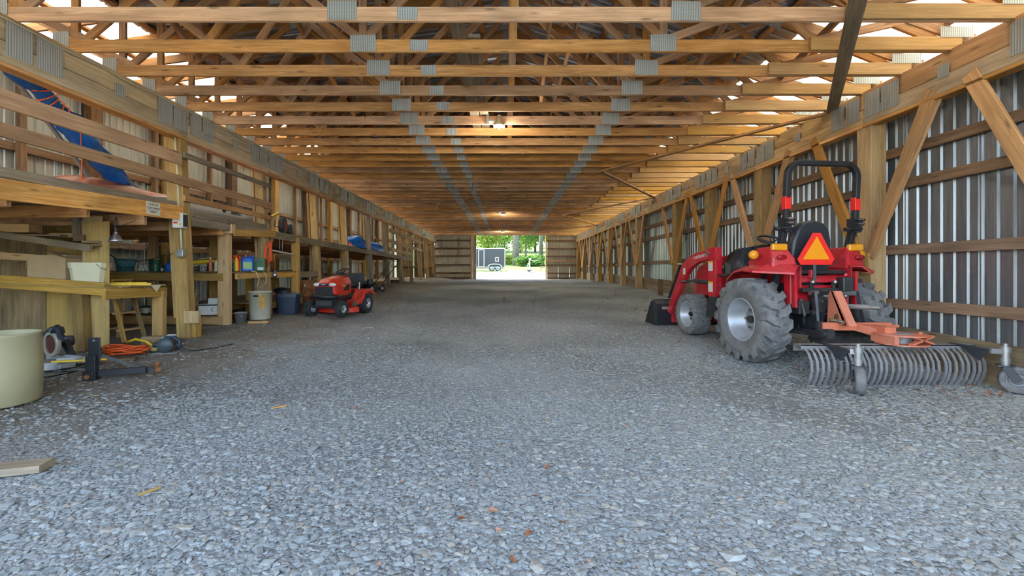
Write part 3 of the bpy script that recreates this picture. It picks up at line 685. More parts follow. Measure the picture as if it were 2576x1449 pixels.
# fenders
def fender(s):
    O = [(.72,.46,.93),(.76,.36,1.06),(.78,.18,1.16),(.82,-.04,1.185),(.84,-.26,1.165),(.50,-.54,1.14)]
    I = [(.36,.46,.98),(.36,.36,1.12),(.36,.18,1.24),(.36,.0,1.275),(.36,-.28,1.27),(.34,-.45,1.22)]
    mb = MB(); v = []
    for o, i in zip(O, I):
        v += [(s*i[0],i[1],i[2]-.26), (s*i[0],i[1],i[2]), (s*(i[0]*.45+o[0]*.55),o[1]*.6+i[1]*.4,(i[2]+o[2])/2+.035), (s*o[0],o[1],o[2]), (s*o[0],o[1],o[2]-.022)]
    f = [(5*k+j,5*k+j+1,5*k+j+6,5*k+j+5) for k in range(5) for j in range(4)]
    if s > 0: f = [q[::-1] for q in f]
    fe = mb.add(v, f).build('fender', RED, tr, solid=.014, bevel=.006)
    po = MB().loft([[(s*x,y,z) for x, y, z in r] for r in (
        [(.33,-.40,1.19),(.64,-.34,1.19),(.64,.20,1.19),(.33,.24,1.19)], [(.35,-.38,1.32),(.62,-.33,1.32),(.62,.14,1.32),(.35,.18,1.32)],
        [(.42,-.30,1.475),(.61,-.28,1.475),(.61,-.02,1.46),(.41,.02,1.46)])], True, True, False).build('light_pod', RED, fe, bevel=.025)
    MB().rbox((s*.52,-.31,1.46), (.20,.06,.085), .012).build('hazard_light', AMBER, fe)
    MB().ball((s*.53,-.375,1.335), (.065,.02,.035)).build('tail_light', RLENS, fe)
    MB().lathe([(.001,-.045),(.03,-.04),(.055,0),(.058,.02),(.05,.05),(.001,.055)], T4(s*.75,-.14,1.37) @ RX(math.pi/2), 18).build('turn_signal', AMBER, fe)
    MB().tube([(s*.60,.02,1.18),(s*.73,0,1.25),(s*.75,-.10,1.36)], .014, 6).build('signal_stalk', BLK, fe)
    mb = MB()
    for yy in (-.42, -.30): mb.beam((s*.40,yy,.72),(s*.41,yy,1.16),.035,.05)
    mb.build('fender_stay', RED, fe)
for s in (-1, 1): fender(s)
# roll bar
def arc(c, r, a0, a1, n, plane):
    return [plane(c[0]+r*math.cos(a0+(a1-a0)*i/n), c[1]+r*math.sin(a0+(a1-a0)*i/n)) for i in range(n+1)]
pl = lambda x, z: (x, -.36-.05*(z-1.8), z)
up = [pl(-.47,1.80), pl(-.47,2.25)]+arc((-.31,2.33), .16, math.pi, math.pi/2, 7, pl)+arc((.31,2.33), .16, math.pi/2, 0, 7, pl)+[pl(.47,2.25), pl(.47,1.80)]
rops = MB().tube(up, .046, 4, False, math.pi/4, False).build('roll_bar', BLK, tr, bevel=.01)
for s in (-1, 1):
    MB().tube([(s*.46,-.16,.98),(s*.465,-.24,1.35),(s*.47,-.36,1.80)], .050, 4, False, math.pi/4, False).build('roll_bar_post', BLK, tr, bevel=.008)
    MB().rbox((s*.47,-.368,2.00), (.075,.075,.16), .004).build('reflective_tape', RREFL, rops)
    mb = MB(); mb.box((s*.47,-.36,1.77), (.11,.12,.10)).box((s*.47,-.36,1.68),(.09,.10,.07)).cyl((s*.47-.10,-.40,1.69),(s*.47+.05,-.40,1.69),.022).cyl((s*.47-.07,-.42,1.80),(s*.47+.07,-.42,1.80),.016).cyl((s*.47-.06,-.42,1.75),(s*.47+.06,-.42,1.75),.016)
    mb.cyl((s*.47-.16,-.38,1.68),(s*.47-.08,-.38,1.68),.025)
    mb.build('hinge_bracket', BLK, rops)
    mb = MB()
    for dz in (1.80, 1.75): mb.cyl((s*.47-.03,-.44,dz),(s*.47+.03,-.44,dz),.014)
    mb.build('bolt', STEEL, rops)
# slow-vehicle triangle
Mt = T4(-.16,-.47,1.43) @ RZ(-.18) @ RX(.05)
def tri(mb, pts, y0, y1): return mb.add([(x,y,z) for y in (y0,y1) for x,z in pts], [tuple(range(len(pts))), tuple(range(len(pts),2*len(pts)))[::-1]]+[(i,(i+1)%len(pts)+0,len(pts)+(i+1)%len(pts),len(pts)+i)[::-1] for i in range(len(pts))], False, Mt)
sg = tri(MB(), [(-.175,-.19),(.175,-.19),(.215,-.12),(.045,.195),(-.045,.195),(-.215,-.12)], -.004, .004).build('slow_vehicle_sign', RREFL, tr)
tri(MB(), [(-.155,-.125),(.155,-.125),(0,.155)], -.0075, -.0045).build('orange_triangle', OREFL, sg)
MB().beam((-.16,-.45,1.05),(-.16,-.45,1.26),.03,.03).build('sign_post', BLK, sg)
# rear frame and hitch
mb = MB(); mb.box((0,-.34,1.06), (.72,.06,.075)).box((0,-.36,1.10),(.72,.09,.012)); mb.beam((.37,-.34,.62),(.37,-.34,1.14),.10,.05).beam((-.37,-.34,.75),(-.37,-.34,1.14),.07,.05).box((0,-.30,.86),(.7,.02,.26)).box((-.16,-.41,1.13),(.06,.05,.10))
mb.build('rear_frame', RED, tr, bevel=.006)
MB().rbox((0,-.33,1.15), (.66,.10,.05), .01).build('seat_base_plate', BLK, tr)
mb = MB(); mb.box((.02,-.40,.93), (.62,.05,.05)).rbox((.26,-.44,1.0),(.14,.10,.18),.01)
for x in (-.18, .12): mb.box((x,-.42,.99),(.045,.03,.09))
mb.box((.0,-.36,.80),(.26,.18,.20)).box((-.10,-.44,.74),(.14,.06,.24)).box((.10,-.46,.74),(.05,.05,.22)).box((-.28,-.36,.72),(.14,.14,.16)).box((.16,-.45,.80),(.07,.05,.14))
mb.cyl((-.20,-.44,.66),(-.05,-.44,.66),.03).cyl((-.30,-.40,.82),(-.30,-.46,.62),.02).cyl((.04,-.48,.74),(.04,-.48,.86),.024).cyl((-.02,-.47,.88),(.10,-.47,.88),.012)
mb.build('hydraulic_block', DKMETAL, tr, bevel=.006)
for x in (-.18, .12): MB().ball((x,-.44,1.03), .028).build('coupler', STEEL, tr)
for x, z in ((-.22,.90),(.30,.90)): MB().cyl((x-.05,-.50,z),(x+.05,-.50,z),.03).build('hitch_pin', STEEL, tr)
for x, z in ((-.02,.83),(.12,.70),(.18,.84),(-.10,.80)): MB().cyl((x,-.47,z),(x,-.50,z),.018,n=8).build('bolt', STEEL, tr)
for s in (-1, 1):
    mb = MB(); mb.beam((s*.12,-.40,.88),(s*.27,-.58,.90),.05,.03).beam((s*.27,-.58,.92),(s*.30,-.66,.46),.028,.028).box((s*.30,-.66,.50),(.05,.05,.16)); mb.build('lift_arm', DKMETAL, tr)
    mb = MB(); mb.beam((s*.20,-.05,.40),(s*.34,-.80,.45),.07,.03).beam((s*.36,-.2,.42),(s*.22,-.60,.40),.03,.03).box((s*.34,-.84,.46),(.09,.06,.10)).cyl((s*.28,-.84,.46),(s*.42,-.84,.46),.03).cyl((s*.36,-.62,.40),(s*.20,-.62,.40),.018); mb.build('lower_link', DKMETAL, tr)
mb = MB(); mb.box((.02,-.44,.655),(.34,.24,.012)).box((-.145,-.44,.56),(.012,.22,.2)).box((.185,-.44,.56),(.012,.22,.2)).cyl((0,-.30,.55),(0,-.46,.55),.025); mb.build('shaft_guard', BLKP, tr)
mb = MB(); mb.cyl((.04,-.42,.74),(.10,-.60,.745),.018).cyl((.10,-.60,.745),(.20,-.82,.75),.03).cyl((.20,-.82,.75),(.24,-.90,.75),.016); mb.build('top_link', GALV, tr)
# foot platform and side guard loop
MB().box((0,.52,.62),(.86,.42,.03)).build('platform', BLK, tr)
MB().tube([(-.50,.72,1.10),(-.50,1.02,1.10),(-.50,1.08,1.04),(-.50,1.08,.72),(-.50,1.0,.62),(-.50,.80,.60)], .016, 6).build('guard_loop', BLK, tr)
MB().box((-.47,1.02,.66),(.07,.12,.22),taper=(.7,.8)).build('valve_cover', DKMETAL, tr, bevel=.01)
# loader
for s in (-1, 1):
    x = s*.50
    ar = MB().prism([(1.06,1.50),(1.52,1.47),(1.82,1.37),(2.0,1.24),(2.12,1.05),(2.52,.42),(2.40,.36),(1.98,.94),(1.86,1.10),(1.70,1.22),(1.46,1.31),(1.06,1.36)], x-.05, x+.05).build('loader_arm', RED, tr, bevel=.012)
    if s < 0:
        text('lettering', 'mahindra', .10, WHITE, ar, frame((x-.0515,1.40,1.405), (0,-1,.12), (0,0,1)))
        MB().box((x-.0515,1.88,1.16),(.002,.07,.11)).build('warning_label', WHITE, ar)
        MB().box((x-.0515,1.20,1.43),(.002,.06,.07)).build('warning_label', GALV, ar)
        mb = MB()
        mb.cyl((x-.09,1.13,1.44),(x+.06,1.13,1.44),.022).cyl((x-.09,1.93,.98),(x+.06,1.93,.98),.022).cyl((x-.08,2.08,1.28),(x,2.08,1.28),.015); mb.build('pivot_pin', STEEL, ar)
    u = MB().box((x,1.06,1.15),(.11,.20,.76)).build('loader_upright', RED, tr, bevel=.008); MB().prism([(.97,.80),(1.15,.80),(1.24,.45),(.98,.45)], x-.045, x+.045).build('loader_bracket', DKMETAL, tr)
    if s < 0:
        for zz, hh in ((1.24,.15),(.92,.16)):
            lb = MB().box((x-.0565,1.09,zz),(.002,.12,hh)).build('warning_label', WHITE, u); MB().box((x-.058,1.09,zz+hh/2-.015),(.002,.12,.03)).build('label_band', YELLOW, lb)
        MB().box((x-.03,.952,1.38),(.06,.004,.10)).build('upright_cap', RED, u)
    mb = MB(); mb.cyl((x-s*.0,1.10,.98),(x,1.62,1.0),.035).cyl((x,1.62,1.0),(x,1.93,.98),.018); mb.build('lift_cylinder', DKMETAL, tr)
    MB().cyl((x,2.10,1.28),(x,2.52,.66),.024).build('bucket_cylinder', BLK, tr)
bw = .76
mb = MB(); ol = [(2.58,.62),(2.52,.55),(2.50,.12),(2.58,.05),(3.10,.015),(3.12,.035),(2.62,.08),(2.55,.14),(2.56,.54),(2.62,.60)]
mb.prism(ol, -bw, bw)
for s in (-1, 1): mb.prism([(2.60,.62),(2.50,.12),(2.58,.05),(3.10,.02),(2.98,.16),(2.72,.58)], s*bw-.008, s*bw+.008)
mb.box((0,2.60,.615),(2*bw,.06,.03))
bk = mb.build('bucket', BLK, tr, bevel=.004)
for s in (-1, 1):
    MB().box((s*.42,2.46,.36),(.10,.08,.30)).build('quick_hitch', RED, bk, bevel=.006)
MB().box((-.58,2.495,.47),(.14,.004,.05)).build('warning_label', GALV, bk)

# ------------------------------------------------------------------ landscape rake
RXc, RYc = 4.14, 4.76
rk = thing('landscape_rake', 'landscape rake with curved steel tines and orange hitch frame behind tractor', 'rake', (RXc, RYc, gz(4.1, 4.6)))
DUSTY = plain('dusty_grey_steel', (.30,.31,.33), .55, .35, noise=.2, dirt=((.42,.38,.33), .4))
BLUEBLK = plain('dusty_black_steel', (.045,.05,.062), .5, .2, noise=.25, dirt=((.25,.24,.23), .35))
mb = MB(); mb.box((0,.02,.415),(1.88,.13,.010)).box((0,-.04,.395),(1.88,.010,.05)).box((0,.08,.38),(1.88,.012,.08)); mb.build('rake_bar', DUSTY, rk)
tp = [(.02,.405),(-.05,.395),(-.12,.345),(-.165,.26),(-.17,.17),(-.145,.08),(-.10,.0)]
tm = None; NT = 31
for k in range(NT):
    x = -.91+1.82*k/(NT-1)
    if tm is None:
        tn = MB(); rings = [[(a, y+b*(.006), z+b*.003) for a, b in ((-.013,-1),(.013,-1),(.013,1),(-.013,1))] for y, z in tp]
        o = tn.loft(rings, True, True, False).build('tine', DUSTY, rk); tm = o
    else: o = dup(tm)
    o.location = (x+RND.uniform(-.004,.004), RND.uniform(-.006,.006), 0); o.rotation_euler = (RND.uniform(-.03,.03), 0, RND.uniform(-.03,.03))
mb = MB(); mb.box((-.06,.33,.575),(.80,.09,.09)); mb.beam((-.06,.33,.575),(.10,.0,.50),.09,.09); mb.box((.06,.16,.56),(.12,.34,.09))
mb.cyl((-.50,.33,.575),(-.42,.33,.575),.022).cyl((.34,.33,.575),(.44,.33,.575),.022)
hf = mb.build('hitch_frame', ORANGE, rk, bevel=.008)
ms = MB().prism([(.46,.60),(.44,.93),(.42,.98),(.37,.98),(.16,.62),(.16,.60)], -.29, -.275).prism([(.40,.98),(.35,.985),(.12,.60),(.20,.60)], -.29, -.20).prism([(.46,.60),(.44,.93),(.42,.98),(.37,.98),(.16,.62),(.16,.60)], -.215, -.20).build('mast_plate', ORANGE, rk, bevel=.004)
TAN = plain('tan_decal', (.16,.11,.035), .6, noise=.1)
MB().box((-.2915,.30,.635),(.002,.24,.045)).build('decal', TAN, ms); MB().ball((-.2915,.31,.675),(.002,.04,.05),14,8).build('decal', TAN, ms)
text('lettering', 'Land & Grading', .032, WHITE, ms, frame((-.2935,.30,.645), (0,-1,0), (0,0,1)))
mb = MB(); mb.cyl((-.36,.42,.92),(-.12,.42,.92),.014).ball((-.10,.42,.92),.02); mb.cyl((-.31,.2,.625),(-.27,.2,.625),.016,n=6); mb.build('pin', STEEL, ms)
mb = MB(); mb.cyl((.16,-.02,.525),(.16,-.02,.54),.23,n=28).cyl((.16,-.02,.43),(.16,-.02,.442),.23,n=28); mb.box((-.02,-.02,.485),(.05,.30,.085)); mb.beam((.10,-.20,.45),(.38,-.14,.53),.02,.05).beam((.10,-.20,.53),(.38,-.14,.45),.02,.05).cyl((.34,-.05,.42),(.34,-.05,.56),.02).box((.16,.05,.485),(.24,.02,.085))
mb.build('turntable', ORANGE, rk)
MB().cyl((.16,-.02,.40),(.16,-.02,.545),.10,n=20).build('pivot_hub', DUSTY, rk)
def caster(x, y, wa, xa):
    MB().prism([(.04,.425),(y+.04,.425),(y+.04,.395),(y*.62,.29),(-.06,.40)], xa-.006, xa+.006, T4(0,0,0)).prism([(.06,.43),(y+.02,.43),(y+.02,.422),(.06,.422)], xa-.03, xa+.03).build('caster_arm', BLUEBLK, rk)
    mb = MB(); mb.cyl((x,y,.27),(x,y,.46),.033).cyl((x,y,.40),(x,y,.45),.042).cyl((x,y,.46),(x,y,.49),.022).cyl((x,y,.30),(x,y,.34),.040)
    if abs(x-xa) > .02: mb.beam((xa,y+.03,.41),(x,y,.41),.05,.03)
    mb.build('caster_stem', GALV, rk)
    M = T4(x,y,0) @ RZ(wa); off = -.06
    mb = MB(); b = MB().box((0,0,.265),(.12,.12,.014)); mb.add(b.v, b.f, False, M)
    for s in (-1, 1):
        b = MB().beam((s*.055,0,.265),(s*.055,off-.02,.13),.07,.010); mb.add(b.v, b.f, False, M)
    mb.build('caster_fork', BLUEBLK, rk)
    p = M @ Vector((0, off-.02, .135)); w = wheel(rk, p, .135, .085, .078, -1, 0, RUBBER, DUSTY, 'plain', wa, 'caster_wheel', .5)
caster(-.60, -.38, -.55, -.66)
caster(.90, -.36, .85, .78)
# ------------------------------------------------------------------ storage loft on the left
lf = thing('storage_loft', 'wooden storage loft with rim boards and rails along the left posts', 'loft')
def rim(y0, y1, zt0, zt1, h0, m, x=None, n='rim_board'):
    za, zb = zt0-h0/2, zt1-h0/2; board(n, ((x or -4.72), y0, za), ((x or -4.72), y1, zb), h0, .04, m, lf)
rim(2.4, 6.40, 2.03, 2.16, .20, W_CHORD); rim(2.4, 6.38, 2.19, 2.235, .10, W_GREY, -4.80, 'ledge_board')
rim(6.60, 8.62, 2.125, 2.135, .10, W_GREY); rim(6.60, 8.62, 2.02, 2.04, .13, W_GREY, -4.715)
YS = [8.80, 11.05, 13.1, 15.45, 17.75, 20.05, 22.3]
for a, b in zip(YS, YS[1:]): rim(a+.02, b+.02, 2.03-.012*(a-8.8), 2.03-.012*(b-8.8), .155, W_GREY)
y = 2.6
while y < 22.0:
    board('joist', (-7.6, y, 1.90-.004*y), (-4.76, y, 1.92-.004*y), .14, .04, W_WEB, lf); y += .8
x = -4.98
while x > -7.55:
    board('deck_board', (x, 2.5, 2.005), (x, 22.2, 1.90), .025, .19, W_GIRT, lf); x -= .2
for (y0, y1, z0, z1, h, m) in ((2.6,6.36,2.83,2.845,.175,W_BRACE), (2.6,8.82,2.545,2.525,.135,W_BRACE), (6.42,8.80,2.92,2.915,.08,W_GREY), (6.42,8.82,2.285,2.285,.085,W_BRACE)):
    board('guard_rail', (-4.705, y0, z0), (-4.705, y1, z1), h, .038, m, lf)
for (y0, y1, z0) in ((17.85,24.95,2.86), (17.85,25.0,2.42), (17.85,22.5,2.10)):
    board('guard_rail', (-4.70, y0, z0+.02), (-4.70, y1, z0-.06), .15, .038, W_HEAD, lf)

# ------------------------------------------------------------------ sailboat hull, mast and furled sail in the loft
bt = thing('sailboat', 'white sailing dinghy with dark lettering lying on the loft deck', 'boat', (-5.74, 8.7, 2.10))
rings = []; N = 15
for i in range(N):
    t = i/(N-1); yy = -1.8+3.6*t; w = .60*(1-(2*t-1)**4*.75-.2*(max(0,.35-t)/.35)**2) if 0 < t < 1 else .25
    w = max(.06, .62*(1-abs(2*t-.95)**3.0*.92)); zk = .10*(abs(2*t-1)**2); h = .30
    rings.append([(-w,yy,h),(-w*.98,yy,zk+.14),(-w*.55,yy,zk+.03),(0,yy,zk),(w*.55,yy,zk+.03),(w*.98,yy,zk+.14),(w,yy,h)])
hull = MB().loft(rings, False, False, True).build('hull', WHITE, bt, solid=.012)
dk = MB().loft([[(-r[0][0]*-1,r[0][1],.30),(r[0][0]*.5,r[0][1],.37),(0,r[0][1],.40),(-r[0][0]*.5,r[0][1],.37),(r[6][0],r[0][1],.30)] for r in rings], False, False, True).build('deck', HULLRED, bt)
MB().tube([(r[6][0],r[6][1],.30) for r in rings], .018, 6).build('gunwale', GALV, bt)
text('lettering', 'Sunfish', .12, NAVY, hull, frame((.622,-.35,.215), (0,1,0), (0,0,1)), .001)
MB().cyl((.590,-.68,.225),(.612,-.68,.225),.04,n=16).build('emblem', NAVY, hull)
MB().cyl((-5.28,4.45,3.58), (-5.68,6.10,2.37), .026, n=10).build('mast', GALV)
tag(bpy.data.objects['mast'], 'bare aluminium mast pole slanting down behind the loft rails', 'pole')
fs = thing('furled_sail', 'blue furled sail bundle tied with orange rope in the loft', 'sail')
a, b = Vector((-5.10,4.30,3.62)), Vector((-5.62,6.60,2.36)); pts = [a.lerp(b, i/22) for i in range(23)]
rr = [.13+.012*math.sin(i*2.1)-(.055 if 6 <= i <= 9 else 0)-.002*max(0, i-12) for i in range(23)]
mb = MB(); rings = []
M_, L_ = basis(a, b, (0,0,1)); u = Vector((M_[0][1],M_[1][1],M_[2][1])); w = Vector((M_[0][2],M_[1][2],M_[2][2]))
for i, p in enumerate(pts):
    rings.append([p+(u*math.cos(k*.349)+w*math.sin(k*.349))*rr[i]*(1+.16*math.sin(k*3.1+i*.5)) for k in range(18)])
mb.loft(rings, True, True, True).build('sail_cloth', BLUET, fs)
mb = MB()
for i in (6, 7, 7.6, 8.4, 9): 
    p = a.lerp(b, i/22); mb.tube([p+(u*math.cos(k*.45)+w*math.sin(k*.45))*.094+(b-a).normalized()*.05*math.sin(k*.45+i) for k in range(14)], .008, 5, True)
mb.build('lashing_rope', ORCORD, fs)
MB().tube([(-5.16,5.32,2.95+.0),(-5.15,5.33,2.6),(-5.16,5.34,2.3),(-5.15,5.33,2.12)], .006, 5).build('rope_tail', ORCORD, fs)
# wheel cart beyond the boat, blue tarps further on
ct = thing('cart', 'boat cart with black tyre and red wheel on the loft', 'cart', (-5.02, 9.75, 2.01))
wheel(ct, (.08,.0,.20), .20, .12, .10, 1, 20, RUBBERB, REDM, 'turf', .25, 'wheel', .4)
wheel(ct, (.02,.42,.15), .15, .10, .08, 1, 0, RUBBERB, GREEN, 'plain', .25, 'wheel', .4)
mb = MB(); mb.cyl((-.1,.0,.20),(.1,.0,.20),.02).cyl((.0,.0,.20),(.0,.42,.15),.02); mb.tube([(-.08,-.05,.2),(-.09,.0,.42),(-.09,.05,.5),(-.10,.3,.52)], .02, 6); mb.build('axle_frame', GALV, ct)
MB().tube([(-.02,-.02,.48),(-.10,-.18,.38),(-.16,-.3,.26)], .03, 6).build('strap', YELLOW, ct)
def tarp(name, label, loc, size, seed):
    r = random.Random(seed); rings = []; nx_, ny_ = 18, 8
    for j in range(ny_):
        t = j/(ny_-1); k = math.cos(t*math.pi/2)**.55 if t < 1 else .02
        rings.append([(size[0]*k*math.cos(a)*(1+.12*math.sin(3*a+seed)+.06*r.uniform(-1,1)), size[1]*k*math.sin(a)*(1+.08*math.sin(2*a)+.06*r.uniform(-1,1)), size[2]*math.sin(t*math.pi/2)*(1+.10*math.sin(2*a+seed)+.06*r.uniform(-1,1))) for a in [2*math.pi*i/nx_ for i in range(nx_)]])
    o = MB().loft(rings, True, True, True).build(name, BLUET, None, loc=loc); return tag(o, label, 'tarp')
tarp('tarp', 'bulging blue tarp bundle on the loft behind a post', (-5.05, 14.55, 1.96), (.42,.62,.38), 2)
tarp('tarp', 'dark blue tarp heap sloping down, farther along the loft', (-5.05, 16.75, 1.93), (.38,.75,.36), 5)
cr = thing('tool_tray', 'low red tool tray in front of the blue tarp', 'tray', (-4.90, 13.75, 1.965))
MB().box((0,0,.02),(.2,.6,.04)).box((.1,0,.05),(.012,.6,.06)).box((-.1,0,.05),(.012,.6,.06)).build('tray', REDM, cr)
mb = MB()
for k in range(4): mb.cyl((0,-.2+.14*k,.04),(0,-.2+.14*k,.16),.03,.015,8)
mb.build('cone_top', RREFL, cr)

# ------------------------------------------------------------------ conduit, boxes, sign, cable, clamp lamp
eb = thing('electrical_box', 'grey switch box with conduit on the first left post', 'electrical box', (-4.74, 6.40, 1.86))
MB().rbox((0,-.02,.09),(.15,.10,.22),.008).build('enclosure', WHITE, eb)
MB().box((.085,-.02,.09),(.03,.06,.17)).build('lever', BLK, eb)
MB().box((-.02,-.072,.055),(.06,.002,.022)).build('warning_label', RREFL, eb)
MB().box((.045,-.072,.03),(.03,.002,.03)).build('warning_label', YELLOW, eb)
mb = MB(); mb.tube([(-.02,.0,.20),(-.05,.0,.8),(-.085,.0,1.34)], .012, 8).tube([(.0,.0,-.02),(.015,.0,-.32)], .012, 8); mb.build('conduit', CREAM, eb)
mb = MB(); mb.rbox((.02,-.02,-.385),(.10,.07,.11),.006).box((.02,-.058,-.36),(.05,.01,.02)).box((.02,-.058,-.41),(.05,.01,.02)); mb.build('outlet_box', GALV, eb)
sg = thing('paper_sign', 'handwritten paper sign tacked to the loft rim board', 'sign', (-4.697, 5.85, 2.05))
MB().box((0,0,0),(.003,.23,.17)).build('sheet', PAPER, sg)
for k, s_ in enumerate(('LOAD BY', 'CUSTOMERS', 'ONLY')): text('lettering', s_, .038, INK, sg, frame((.0025,0,.052-.05*k), (0,1,0), (0,0,1)))
MB().box((.002,0,-.028),(.001,.20,.004)).build('underline', INK, sg)
pts = [(-4.745, 2.4+.25*i, 3.62+.02*math.sin(i*1.9)-(.015 if i % 3 else 0)) for i in range(62)]
tag(MB().tube(pts, .009, 5).build('power_cable', CREAM), 'cream power cable stapled along the top of the left header', 'cable')
cl = thing('clamp_lamp', 'small aluminium clamp lamp hanging below the loft rim', 'lamp', (-4.80, 5.40, 1.62))
MB().lathe([(.018,.075),(.022,.05),(.045,.03),(.068,-.02),(.074,-.045),(.070,-.045),(.064,-.018),(.040,.026),(.012,.04)]).build('shade', STEEL, cl)
MB().cyl((0,0,.07),(0,0,.13),.016).build('socket', BLK, cl)
MB().tube([(0,0,.12),(-.02,0,.18),(0,0,.26),(.03,0,.32)], .006, 5).tube([(0,0,.12),(.03,0,.2),(.0,0,.26)], .006, 5).tube([(0,0,.13),(.09,.06,.19),(.16,.1,.23)], .005, 5).build('cord', BLK, cl)
tag(MB().tube([(-6.3,6.8,1.62),(-6.0,6.75,1.40),(-5.6,6.7,1.36),(-5.2,6.5,1.40),(-4.82,6.35,1.47)], .006, 5).build('extension_lead', BLK), 'thin black lead sagging to the outlet box', 'cable')

# ------------------------------------------------------------------ bench and shelf unit at the front left
bn = thing('workbench', 'rough lumber workbench with shelves and plywood back at far left', 'workbench', (-5.02, 5.5, gz(-5.0, 5.8)))
z0 = gz(-5.0, 5.8)
def bb(name, p0, p1, w, t, m, up=(0,0,1)): return board(name, (p0[0]+5.02, p0[1]-5.5, p0[2]-z0), (p1[0]+5.02, p1[1]-5.5, p1[2]-z0), w, t, m, bn, up)
bb('front_beam', (-6.5,5.50,1.10), (-5.02,5.50,.985), .165, .04, W_POST)
bb('side_beam', (-5.02,5.48,.93), (-5.05,6.52,.91), .14, .045, W_POST)
for k in range(5): bb('bench_board', (-6.5,5.56+.2*k,1.06), (-5.0,5.56+.2*k,1.01), .022, .195, W_PLY)
bb('leg', (-5.09,6.45,z0), (-5.09,6.45,.92), .09, .15, W_NEW, up=(0,1,0))
bb('leg', (-5.38,5.58,z0+.02), (-5.42,5.58,.99), .10, .14, W_PLYD, up=(0,1,0))
bb('shelf_rail', (-6.5,5.50,1.70), (-5.20,5.50,1.50), .085, .04, W_GREY)
for k in range(3): bb('shelf_board', (-6.5,5.60+.2*k,1.665), (-5.20,5.60+.2*k,1.545), .02, .19, W_PLYD)
bb('shelf_rail', (-6.5,5.55,1.42), (-5.95,5.55,1.38), .09, .04, W_NEW)
for k, (a, b) in enumerate(((-7.1,-6.45),(-6.45,-5.84))): bb('back_panel', ((a+b)/2,6.16,z0-.05), ((a+b)/2,6.16,1.93), b-a-.01, .015, W_PLYD if k == 0 else W_PLY, up=(1,0,0))
bb('side_panel', (-5.27,5.66,z0+.05), (-5.27,5.66,1.86), .31, .015, W_PLY, up=(1,0,0))
bb('side_panel', (-5.36,5.69,1.05), (-5.36,5.69,1.93), .26, .015, W_PLY, up=(1,0,0))
bb('upright', (-5.60,5.74,1.66), (-5.60,5.74,1.95), .05, .12, W_GREY, up=(0,1,0))
bb('upright', (-5.48,5.72,1.58), (-5.50,5.72,1.88), .04, .05, W_PLY, up=(0,1,0))
def solo(name, mb, mat, label, cat, group=None, loc=None, rz=None, bevel=0, rot=None):
    o = mb.build(name, mat, None, bevel=bevel, loc=loc)
    if rz is not None: o.rotation_euler = (0, 0, rz)
    if rot: o.rotation_euler = rot
    return tag(o, label, cat, group)
# things on the unit
bx = thing('cardboard_box', 'plain tan cardboard box beside the cream bin', 'box', (-5.80, 5.68, 1.09), .05)
MB().box((0,0,.165),(.46,.30,.33)).build('body', CARD, bx)
MB().box((.16,-.10,.335),(.20,.26,.004),RY(.35)).box((-.25,0,.24),(.006,.28,.14),RY(.2)).build('flap', CARD, bx)
bi = thing('plastic_bin', 'cream plastic bin with wire handle on the bench', 'bin', (-5.36, 5.66, 1.055), .5)
def bin_(w, d, h, t=.86, lip=.02): 
    rr = []
    for z, k in ((0,t),(h*.99,1.0),(h*.99,1.06),(h,1.06),(h,.97),(.01,t*.96)):
        X_, Y_ = w/2*k, d/2*k; e = .04; rr.append([(-X_+e,-Y_,z),(X_-e,-Y_,z),(X_,-Y_+e,z),(X_,Y_-e,z),(X_-e,Y_,z),(-X_+e,Y_,z),(-X_,Y_-e,z),(-X_,-Y_+e,z)])
    return MB().loft(rr, True, True, False)
bin_(.36,.30,.27).build('tub', CREAM, bi)
bin_(.372,.312,.07,.98).build('rim_band', CREAM, bi, loc=(0,0,.20))
MB().tube([(.10,-.16,.25),(.14,-.17,.20),(.19,-.12,.17),(.20,.0,.25)], .004, 5).build('handle', GALV, bi)
solo('lumber_offcut', MB().rbox((0,0,.055),(.36,.20,.11),.004), W_NEW, 'thick yellow lumber block on the top shelf', 'wood', None, (-6.22,5.62,1.705), .1)
for k, (x, y_, z, l, w, h, m, lab) in enumerate(((-5.92,5.60,1.660,.50,.12,.022,W_GREY,'pale flat board on the top shelf'), (-5.78,5.78,1.655,.32,.14,.055,W_PLY,'tan board offcut lying behind the pale board'), (-5.47,5.66,1.60,.12,.12,.085,W_DARK,'dark square timber offcut on the top shelf'), (-5.31,5.66,1.575,.20,.14,.03,W_GREY,'thin grey slat at the end of the top shelf'))):
    solo('board_offcut', MB().rbox((0,0,h/2),(l,w,h),.003), m, lab, 'wood', 'offcuts on the top shelf', (x,y_,z), .12)
for k, (x0, y0, z, l, lab) in enumerate(((-5.15,5.80,1.035,.70,'orange-yellow spirit level lying flat on the bench'), (-5.02,5.75,1.024,.62,'bright yellow straightedge in front of the spirit level'))):
    solo('spirit_level', MB().rbox((0,0,.016),(l,.03,.032),.004), YELLOW, lab, 'level', None, (x0,y0,z), .25+.1*k)
solo('drop_cloth', MB().add([(-.12,-.1,.005),(.10,-.1,.005),(.10,.1,.006),(-.1,.12,.005),(.125,-.1,0),(.127,.0,-.10),(.125,.08,0)], [(0,1,2,3),(1,4,6,2),(4,5,6)]), PAPER, 'white paper corner folded over the bench edge', 'paper', None, (-5.12,6.28,1.012))
solo('flat_bar', MB().rbox((0,0,.008),(.35,.08,.012),.003), BLK, 'black flat tool on the bench beside the paper', 'tool', None, (-5.25,6.2,1.026), .4)
